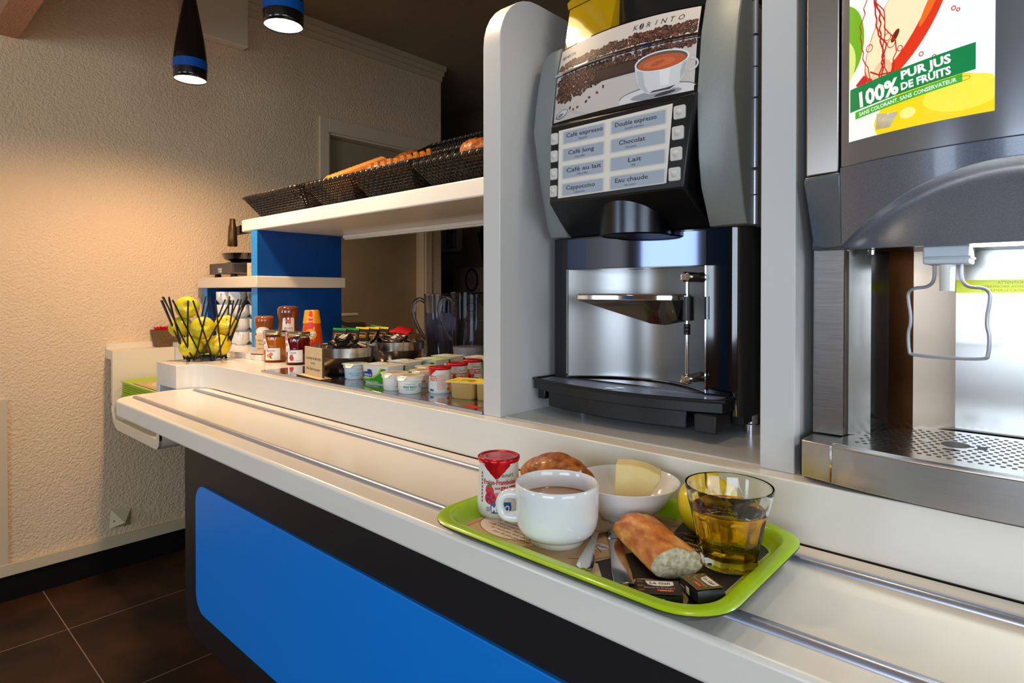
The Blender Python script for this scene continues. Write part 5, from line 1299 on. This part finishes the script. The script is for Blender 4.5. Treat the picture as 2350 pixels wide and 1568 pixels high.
k4 = bk(-1.345, -.95, .30, .066, 'dark wicker basket holding croissants next to the divider panel')
k5 = wicker('b', .34, .19, .10, 'dark wicker basket set higher behind the small toasts and croissants', (-1.55, 1.425, 1.585), R(28))
# black display wedge that tilts the baskets
bm = NB(); prism(bm, [(1.16, 1.4765), (1.44, 1.4765), (1.44, 1.556), (1.16, 1.482)], 'x', -2.3, -.96); tag(finish('display_wedge', bm, 'black', None), 'black sloping wedge under the wicker baskets on the upper shelf', 'stand')
def slice_mesh(name, w_, h_, th):
    bm = NB(); pts = []
    for k in range(28):
        a = 2 * pi * k / 28; x = w_ * cos(a) * (1 - .12 * (sin(a) < 0) * abs(sin(a))); y = h_ * sin(a) * (1 if sin(a) > 0 else .75); pts.append((x, y))
    prism(bm, pts, 'x', 0, th); return bm
sp = {}
def slice_thing(kind, loc, rot, label, group, w_=.046, h_=.055, th=.0148):
    if kind not in sp:
        t = thing('bread_slice', label, 'bread', loc, group=group, rot=rot); sp[kind] = t
        finish('crumb', slice_mesh('s', w_ * .97, h_ * .97, th), 'slice', t, w=False, bev=.001)
        bm = NB(); pts = []
        for k in range(28):
            a = 2 * pi * k / 28; x = w_ * cos(a) * (1 - .12 * (sin(a) < 0) * abs(sin(a))); y = h_ * sin(a) * (1 if sin(a) > 0 else .75); pts.append((x, y))
        loft(bm, [[(X, y, z) for y, z in pts] for X in (.0004, th * .5, th - .0004)], True, False)
        finish('crust', bm, 'bread' if kind == 'a' else 'crust2', t, w=False); return t
    return dup(sp[kind], loc, rot, label)
nn = 16
for k in range(nn):
    f = k / (nn - 1)
    x = -1.858 - .006 * f + .002 * (k % 2); y = 1.135 + .215 * f; z = 1.527 + .10 * f
    words = 'first' if k == 0 else ''
    ordw = ['first and lowest', 'second', 'third', 'fourth', 'fifth', 'sixth', 'seventh', 'eighth', 'ninth', 'tenth', 'eleventh', 'twelfth', 'thirteenth', 'fourteenth', 'fifteenth', 'last and highest'][k]
    slice_thing('a', (x, y, z), (0, R(-34), R(90)), 'golden bread slice, %s in the rising row of sliced loaf' % ordw, 'sliced loaf in the wicker basket')
bm = NB(); bmesh.ops.create_icosphere(bm, subdivisions=3, radius=1)
for v in bm.verts: v.co = Vector((v.co.x * .075, v.co.y * .035, v.co.z * .032))
o = finish('bread_roll', bm, 'crust2', None, auto=180); place(o, (-1.83, 1.425, 1.675), (0, -.35, .5)); tag(o, 'brown loaf end resting behind the tall row of sliced loaf', 'bread')
nn = 10
for k in range(nn):
    f = k / (nn - 1); x = -1.612 + .14 * f; y = 1.118 + .12 * f; z = 1.552 + .045 * f + .003 * (k % 2)
    slice_thing('b', (x, y, z), (0, R(-14), R(38)), 'small toasted bread slice, %s from the left in its wicker basket' % ['first', 'second', 'third', 'fourth', 'fifth', 'sixth', 'seventh', 'eighth', 'ninth', 'tenth'][k], 'small toasts in the wicker basket', .034, .030, .013)
# croissants
def croissant(loc, rot, label, s=1):
    t = thing('croissant', label, 'croissant', loc, group='croissants in the wicker basket', rot=rot)
    bm = NB(); pts = []; rr4 = []
    n = 44
    for k in range(n + 1):
        a = -1.25 + 2.5 * k / n; pts.append((.062 * s * sin(a), -.05 * s * cos(a) + .04 * s, 0)); q = cos(a / 1.30 * pi / 2) ** .8
        rr4.append(s * (.004 + .027 * q * (1 - .10 * abs(sin(k * pi / 5.5)) ** .3 * 0 + .10 * ((k % 6) / 6))))
    tube(bm, pts, rr4, 16)
    finish('pastry', bm, 'crust2', t, w=False, auto=180); return t
for k, (loc, rot, lb) in enumerate((((-1.20, 1.19, 1.578), (.35, 0, .2), 'glazed croissant at the left front of its wicker basket'), ((-1.07, 1.21, 1.585), (.3, .1, .5), 'glazed croissant at the right front by the divider panel'), ((-1.14, 1.29, 1.62), (.4, 0, -.3), 'glazed croissant at the back of its wicker basket'), ((-1.03, 1.31, 1.63), (.4, .1, .8), 'glazed croissant farthest back by the divider panel'))):
    croissant(loc, rot, lb, 1.0)

# ================================================================== far room
t = thing('soap_dispenser', 'pale wall soap dispenser with dark window on the dim far wall', 'dispenser', (-3.72, 3.39, 1.5))
bm = NB(); prism(bm, rrect(-3.84, -3.61, 1.50, 1.80, .05, 5), 'y', 3.29, 3.395); finish('case', bm, 'soap', t, bev=.01)
bm = NB(); box(bm, -3.70, -3.605, 3.285, 3.32, 1.53, 1.73); finish('window', bm, 'translucent', t, bev=.004)
t = thing('carton_box', 'plain carton with dark oval emblem standing in the dim far room', 'box', (-3.3, 3.2, 1.15))
bm = NB(); box(bm, -3.52, -2.9, 3.2, 3.38, 1.0, 1.365); finish('carton', bm, 'darkwall', t)
P = Print(lambda x, y, h: (x, 3.199 - h, y)); P.ring(-3.31, 1.27, .072, .09, .018, (14, 16, 70), 1); P.line([(-3.35, 1.29), (-3.32, 1.25), (-3.30, 1.30), (-3.28, 1.25), (-3.33, 1.23)], .005, (70, 62, 60), 1); P.build('emblem', t)
bm = NB(); box(bm, -3.75, -2.7, 3.0, 3.39, 0, .995); tag(finish('back_cabinet', bm, 'darkwall', None), 'dim cabinet under the carton in the far room', 'cabinet')
t = thing('dark_green_bucket', 'dark green bucket like object with black handle high in the dim far room', 'bucket', (-3.2, 3.3, 1.38))
bm = NB(); lathe(bm, [(0, 1.366), (.07, 1.366), (.12, 1.62), (.125, 1.62)], 30, -3.14, 3.26); finish('bucket', bm, 'darkgreen', t)
bm = NB(); tube(bm, [(-3.14 + .125 * cos(a), 3.26, 1.62 + .11 * sin(a)) for a in [pi * k / 16 for k in range(17)]], .012, 8); finish('handle', bm, 'black', t)
# ================================================================== the breakfast tray
TX0, TX1, TY0, TY1 = -.619, -.2185, .502, .785
def tray_ring(e, z): return [(x, y, z) for x, y in rrect(TX0 + e, TX1 - e, TY0 + e, TY1 - e, max(.058 - e * .7, .02), 9)]
t = thing('breakfast_tray', 'lime green plastic breakfast tray with rounded corners resting across the rails', 'tray', (-.42, .64, .8668))
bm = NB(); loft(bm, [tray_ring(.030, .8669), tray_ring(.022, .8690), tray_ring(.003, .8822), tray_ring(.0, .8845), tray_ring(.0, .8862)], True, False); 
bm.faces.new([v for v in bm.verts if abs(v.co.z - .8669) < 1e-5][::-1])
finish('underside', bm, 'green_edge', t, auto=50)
bm = NB(); loft(bm, [tray_ring(.0, .8863), tray_ring(.003, .8884), tray_ring(.007, .8888), tray_ring(.0155, .8884), tray_ring(.0175, .8870), tray_ring(.022, .8790), tray_ring(.026, .8724), tray_ring(.032, .8702)], True, False)
bm.faces.new([v for v in bm.verts if abs(v.co.z - .8702) < 1e-5])
finish('dish', bm, 'green', t, auto=60)
ZT = .8710
mx0, mx1, my0, my1 = -.586, -.2515, .533, .758
bm = NB(); prism(bm, rrect(mx0, mx1, my0, my1, .012, 4), 'z', .8703, .8707); o = finish('paper_mat', bm, 'paperb', None); tag(o, 'kraft and black printed paper mat lying in the breakfast tray', 'paper mat')
P = Print(lambda x, y, h: (x, y, .87075 + h)); KB = (206, 176, 138); BK = (36, 32, 32); CRM = (226, 204, 172)
P.rect(mx0 + .001, my0 + .001, mx1 - .001, my1 - .001, (202, 166, 124), 0)
for k in range(4):
    a = (mx0 + .010, my0 + .009, mx1 - .01, my1 - .009)
P.line([(mx0 + .009, my1 - .01), (mx0 + .009, my0 + .011), (-.508, my0 + .011), (-.498, my0 + .022), (-.470, my0 + .011), (-.39, my0 + .011)], .0010, (120, 70, 40), 1)
P.ell(-.530, .585, .050, .034, (70, 50, 40), 1, -.05, 40); P.ell(-.530, .585, .0490, .033, (236, 222, 204), 1.5, -.05, 40)
P.poly([(-.512, .538), (-.484, .538), (-.480, .556), (-.505, .553)], (228, 200, 160), 1.6)
for k, (s_, dx) in enumerate((('pour démarrer la', .0), ('journée avec plaisir', .004), ('et équilibre, ce que', .001), ('nous vous proposons', .005), ('de manger, des plats', .002), ('et recettes aux choix', .010), ('pour les plus gourmands', .018))):
    P.text(s_, -.528 + dx, .607 - .0078 * k, .0068, (44, 36, 34) if k != 4 else (60, 40, 36), 3, shear=.25, bold=.012, width=.062 + .003 * (k % 3))
P.text('manger', -.555, .5765, .0072, (226, 110, 90), 4, shear=.25)
# black part
P.poly([(-.392, .572), (-.352, my0 + .001), (mx1 - .001, my0 + .001), (mx1 - .001, my1 - .001), (-.372, my1 - .001), (-.362, .70), (-.366, .640)], BK, 2)
P.poly([(-.392, .572), (-.386, .572), (-.352, my0 + .001), (-.378, my0 + .001)], (236, 212, 180), 3)
P.line([(-.42, .560), (-.394, .580), (-.368, .632)], .0012, (90, 60, 40), 3); P.line([(-.455, .66), (-.43, .62), (-.40, .60)], .0012, (90, 60, 40), 3)
for k in range(6): P.line([(-.418 + .003 * k, .611), (-.414 + .003 * k, .618 - .001 * (k % 3))], .0012, (40, 34, 34), 3)
P.ell(-.412, .612, .014, .009, (226, 222, 220), 2.5, .3)
P.ring(-.305, .556, .034, .028, .0055, (226, 196, 160), 3, n=36); P.text('E', -.318, .556, .017, (230, 206, 172), 4, shear=.2, bold=.03); P.text('HOTEL', -.308, .547, .0085, (226, 200, 160), 4, shear=.2)
P.text('AUCUNE', -.262, .603, .0085, (196, 150, 70), 4, al='r', shear=.2)
for k, s_ in enumerate(('AUSSI LONGTEMPS', 'que vous le', 'désirez', 'petit déjeuner', 'pour vous', 'servir')):
    P.text(s_, -.325, .715 - .0115 * k, .0085, (206, 170, 96) if k not in (3, 4) else (236, 226, 206), 4, shear=.2, bold=.015, width=(.056, .046, .030, .056, .040, .026)[k])
P.ring(-.325, .69, .045, .040, .0012, (206, 190, 160), 3, n=40)
for k in range(5): P.line([(-.425 + .012 * k, .748 - .004 * k), (-.41 + .012 * k, .735 - .004 * (k % 2)), (-.398 + .01 * k, .742)], .0009, (110, 80, 60), 3)
q = P.build('mat_print', None, w=False, step=.00003); q.parent = o
# yogurt
tall_pot(-.582, .6155, ZT, 1.04, 'strawberry raspberry yogurt pot with pointed red foil lid on the breakfast tray', 'f', .06, -.10, 'yogurt pot on the breakfast tray')
# mug
mgx, mgy = -.462, .594
t = thing('breakfast_cup', 'large white porcelain cup of tea in front on the tray, handle to the left', 'cup', (mgx, mgy, ZT), R(-137.8 - 6))
bm = NB(); lathe(bm, [(0, .003), (.029, .002), (.031, 0), (.0335, 0), (.0345, .003), (.0345, .006), (.040, .0085), (.0470, .015), (.0502, .023), (.0516, .034), (.0520, .062), (.0518, .0700), (.0510, .0722), (.0496, .0728), (.0484, .0715), (.0482, .062), (.0478, .034), (.0462, .024), (.038, .012), (0, .010)], 64); finish('cup', bm, 'porc', t, w=False, auto=60)
pts = [(.048, 0, .0555), (.058, 0, .056), (.0665, 0, .053), (.0712, 0, .046), (.0714, 0, .038), (.0670, 0, .0295), (.059, 0, .0265), (.048, 0, .0265)]
bm = NB(); pp = []
def smooth(pts, n=5):
    out = []
    for i in range(len(pts) - 1):
        a = Vector(pts[max(i - 1, 0)]); b = Vector(pts[i]); c = Vector(pts[i + 1]); d = Vector(pts[min(i + 2, len(pts) - 1)])
        for k in range(n):
            s = k / n; out.append(.5 * ((2 * b) + (-a + c) * s + (2 * a - 5 * b + 4 * c - d) * s * s + (-a + 3 * b - 3 * c + d) * s ** 3))
    return out + [Vector(pts[-1])]
pp = smooth(pts); tube(bm, pp, [.0052 + .0022 * abs(2 * k / (len(pp) - 1) - 1) ** 2 for k in range(len(pp))], 14)
for v in bm.verts: v.co.y *= 1.25
finish('handle', bm, 'porc', t, w=False, auto=180)
bm = NB(); lathe(bm, [(0, .0500), (.0474, .0500), (.0480, .0508)], 48); o = finish('tea', bm, 'tea', t, w=False); o['label'] = 'brown milky tea'
# croissant-like bun
t = thing('bread_bun', 'glazed brown viennoiserie behind the cup and the yogurt on the tray', 'pastry', (-.557, .716, ZT + .031), R(8))
bm = NB(); bmesh.ops.create_icosphere(bm, subdivisions=5, radius=1)
for v in bm.verts:
    x, y, z = v.co; s = 1 - .18 * max(0, x) - .28 * max(0, -x - .15)
    g = sum(.028 * math.exp(-((x - c) / .06) ** 2) for c in (-.55, -.15, .25, .62))
    v.co = Vector((x * .062, y * .042 * s, z * (.036 if z > 0 else .031) * s * (1 - g * 2.2 * (z > -.2))))
finish('crust', bm, 'crust2', t, w=False, auto=180)
# white bowl with cheese
wx, wy = -.4400, .7200
t = thing('white_bowl', 'small white porcelain bowl holding the cheese piece on the tray', 'bowl', (wx, wy, ZT)); t.scale = (1.09, 1.09, .97)
bm = NB(); lathe(bm, [(0, .003), (.026, .002), (.028, 0), (.031, 0), (.032, .004), (.040, .012), (.052, .026), (.0605, .041), (.0655, .0500), (.0665, .0520), (.0650, .0524), (.0632, .0500), (.058, .040), (.050, .027), (.038, .014), (.028, .009), (0, .008)], 64); finish('bowl', bm, 'porc', t, w=False, auto=60)
Fv, Rv = Vector((-.671, .7416, 0)), Vector((.7416, .671, 0))
t = thing('cheese_piece', 'pale yellow wedge of cheese leaning in the white bowl', 'cheese', (wx, wy, ZT + .02))
bm = NB(); lp = [(.1490, .9505), (.170, .9500), (.190, .9455), (.2085, .9370), (.2095, .9315), (.1775, .8905), (.160, .8885), (.1425, .8930)]
A = [bm.verts.new(Fv * (.806 + (z - .89) * .28) + Rv * (l - .007) + Vector((0, 0, z - .007))) for l, z in lp]
B = [bm.verts.new(Fv * (.826 + (z - .89) * .28) + Rv * (l - .001) + Vector((0, 0, z - .004))) for l, z in lp]
n = len(lp)
for i in range(n): bm.faces.new((A[i], A[(i + 1) % n], B[(i + 1) % n], B[i]))
bm.faces.new(A[::-1]); bm.faces.new(B); finish('wedge', bm, 'cheese', t, bev=.0012)
# apple on the tray
apple((-.329, .7395, ZT + .0352), (.25, -.2, .4), 'yellow apple standing behind the juice glass on the tray', 'appley', .039, 'apple on the tray')
# glass of juice
gx, gy = -.277, .6745
t = thing('juice_glass', 'faceted clear tumbler of golden apple juice at the right of the tray', 'glass', (gx, gy, ZT))
def fac(r, th, z, d):
    n = 9; a = (th % (2 * pi / n)) - pi / n; k = cos(pi / n) / cos(a)
    fade = max(0, min(1, (.062 - z + .010 * (1 - abs(a) / (pi / n))) / .012)) if z > .01 else max(0, z / .01)
    return r * (1 - fade * d * (1 - k) * 1.0)
po = [(.0, .0305), (.002, .0325), (.012, .0330), (.025, .0352), (.040, .0385), (.052, .0412), (.060, .0428), (.066, .0440), (.074, .0456), (.082, .0474), (.0875, .0484), (.0895, .0480)]
pi_ = [(.0890, .0462), (.082, .0452), (.066, .0420), (.052, .0390), (.040, .0362), (.025, .0328), (.014, .0300), (.0105, .026)]
seg = 108; bm = NB(); rings = []
for z, r in po: rings.append([(fac(r, 2 * pi * k / seg, z, .9) * cos(2 * pi * k / seg), fac(r, 2 * pi * k / seg, z, .9) * sin(2 * pi * k / seg), z) for k in range(seg)])
for z, r in pi_: rings.append([(r * cos(2 * pi * k / seg), r * sin(2 * pi * k / seg), z) for k in range(seg)])
loft(bm, rings); finish('glass', bm, 'glass', t, w=False, auto=35)
bm = NB(); lathe(bm, [(0, .0103), (.0263, .0103), (.0304, .014), (.0332, .025), (.0366, .040), (.0394, .052), (.0414, .0622), (.0420, .0634), (.0405, .0628), (0, .0626)], 72); o = finish('juice', bm, 'juice', t, w=False, auto=60); o['label'] = 'golden apple juice'
# baguette piece
t = thing('baguette_piece', 'piece of crusty baguette with its cut crumb facing the camera', 'bread', (-.352, .634, ZT + .0146), R(-35.3))
bm = NB(); rings = []
n = 40
for i in range(25):
    f = i / 24; x = -.066 + .128 * f; q = (1 - (1 - min(1, f / .22)) ** 2.2) ** .55 if f < .22 else 1; q = max(q, .12)
    ring = []
    for k in range(n):
        a = 2 * pi * k / n; ry_, rz_ = .0310 * q, (.0195 if sin(a) > 0 else .0142) * q
        sl_ = .17 * math.exp(-(((a - 1.9 + (f - .5) * 1.6) / .20) ** 2)) + .11 * math.exp(-(((a - .75 + (f - .5) * 1.2) / .22) ** 2))
        w_ = 1 - sl_ + .012 * sin(9 * a + 14 * f) * sin(5 * f * 6)
        ring.append((x, ry_ * cos(a) * w_, rz_ * sin(a) * w_))
    rings.append(ring)
loft(bm, rings, True, False); bm.faces.new([v for v in bm.verts][:n][::-1]); finish('crust', bm, 'bread', t, w=False, auto=180)
bm = NB(); last = rings[-1]; c_ = bm.verts.new((.0635, 0, 0)); prev = None
for s_ in (.33, .66, .93, 1.0):
    cur = [bm.verts.new((x_ + (.0012 if s_ < .95 else -.0006) + rnd.uniform(-.0007, .0007) * (s_ < .95), y_ * s_ * .985, z_ * s_ * .985)) for x_, y_, z_ in last]
    for k in range(n):
        if prev is None: bm.faces.new((c_, cur[k], cur[(k + 1) % n]))
        else: bm.faces.new((prev[k], cur[k], cur[(k + 1) % n], prev[(k + 1) % n]))
    prev = cur
o = finish('crumb', bm, 'crumb', t, w=False, auto=180); o['label'] = 'grey-white crumb of the cut face'
# butter portions on the tray
butter('black butter portion lying flat at the front edge of the tray', 'butter portions on the tray', (-.2965, .5475, ZT), (0, 0, R(36)))
tb = butter('olive and black butter portion propped on the other one, right of the baguette', 'butter portions on the tray', (-.2625, .5745, ZT + .0060), (R(3), R(-9), R(-42)), green=True)
tb.scale = (1.08, .90, 1.05)
# cutlery
def path_tube(a, b, n): return [Vector(a).lerp(Vector(b), k / n) for k in range(n + 1)]
t = thing('teaspoon', 'steel teaspoon lying between the cup and the knife', 'spoon', (-.41, .60, ZT))
d = Vector((-.3830 + .4375, .5400 - .650, 0)).normalized(); p = Vector((-d.y, d.x, 0)); c = Vector((-.4375, .650, ZT))
def spoonpt(s, w_, z): return c + d * s + p * w_ + Vector((0, 0, z))
bm = NB(); prof = [(-.024, .002, .0062), (-.020, .010, .0058), (-.010, .0155, .0058), (.002, .0165, .0060), (.012, .0125, .0064), (.020, .0055, .0070), (.026, .0034, .0078), (.045, .0036, .0085), (.075, .0058, .0078), (.100, .0088, .0066), (.116, .0092, .0060), (.1215, .0050, .0058)]
rings = []
for s, w_, z in prof:
    dip = .0052 if s < .018 else 0
    dip *= max(0, 1 - (abs(s + .002) / .022) ** 2)
    cr_ = -.0006 if s < .018 else .0007
    rings.append([spoonpt(s, w_ * u, z - dip * (1 - u * u) + (cr_ if s > .018 else 0) * (1 - u * u)) for u in (-1, -.75, -.4, 0, .4, .75, 1)] + [spoonpt(s, w_ * u, z - .0011 - dip * (1 - u * u)) for u in (1, .75, .4, 0, -.4, -.75, -1)])
loft(bm, rings); finish('spoon', bm, 'inox', t, auto=70)
t = thing('table_knife', 'flat steel table knife lying left of the baguette', 'knife', (-.39, .61, ZT))
a, b = Vector((-.4435, .686, ZT)), Vector((-.3365, .548, ZT)); d = (b - a).normalized(); p = Vector((-d.y, d.x, 0)); L = (b - a).length
bm = NB(); rings = []
for s, w0, w1, z, h in ((0, -.0085, .0095, .0012, .0006), (.02, -.0085, .0095, .0012, .0008), (.060, -.0085, .0085, .0012, .0012), (.0605, -.0075, .0075, .0016, .0022)): rings.append([a + d * s + p * w0 + Vector((0, 0, z)), a + d * s + p * w1 + Vector((0, 0, z)), a + d * s + p * w1 + Vector((0, 0, z + h)), a + d * s + p * w0 + Vector((0, 0, z + h))])
loft(bm, rings); finish('blade', bm, 'inox', t, bev=.0002)
bm = NB(); rings = []
for s, w_, h in ((.0605, .0072, .0028), (.10, .0085, .0034), (.15, .0110, .0034), (L, .0105, .0030)):
    rings.append([a + d * s + p * w_ * u + Vector((0, 0, .0008 + h * (1 - .5 * abs(u)) if up else .0006)) for u, up in ((-1, 0), (1, 0), (1, 1), (.5, 1), (-.5, 1), (-1, 1))])
loft(bm, rings); finish('handle', bm, 'inox', t, bev=.0004)

# ================================================================== sub-parts: pieces of a part hang under that part
def under(root, part, names):
    ks = kids(root); p = next(k for k in ks if k.name.split('.')[0] == part)
    for k in ks:
        if k is not p and k.name.split('.')[0] in names: k.parent = p
under(cm, 'keypad_housing', ('button', 'selection_card')); under(cm, 'hopper', ('hopper_lid', 'coffee_beans'))
under(cm, 'drip_tray', ('grille', 'grille_boss', 'tray_rim')); under(cm, 'cup_plate', ('cup_mat', 'cup_bracket')); under(cm, 'rod', ('clamp_ring', 'rod_bracket'))
under(cm, 'label_shell', ('picture_label', 'chrome_trim')); under(cm, 'steel_back', ('steel_edge', 'steel_lip'))
under(jd, 'front_door', ('poster',)); under(jd, 'drip_plate', ('drain_holes',)); under(jd, 'lower_body', ('post_edge', 'inner_strip', 'warning_label'))
for o in list(bpy.data.objects):
    n = o.name.split('.')[0]
    if n == 'pendant_lamp': under(o, 'shade', ('band', 'diffuser'))
    if n == 'jam_jar': under(o, 'glass', ('front_label', 'ribbon_label'))
    if n == 'plywood_sign': under(o, 'board', ('board_edge', 'lettering')); under(o, 'foot', ('foot_edge',))
    if n == 'butter_portion' and kids(o): under(o, 'wrapper', ('label_print', 'side_print'))
    if n in ('yogurt_pot',): under(o, 'pot', ('pot_label',))
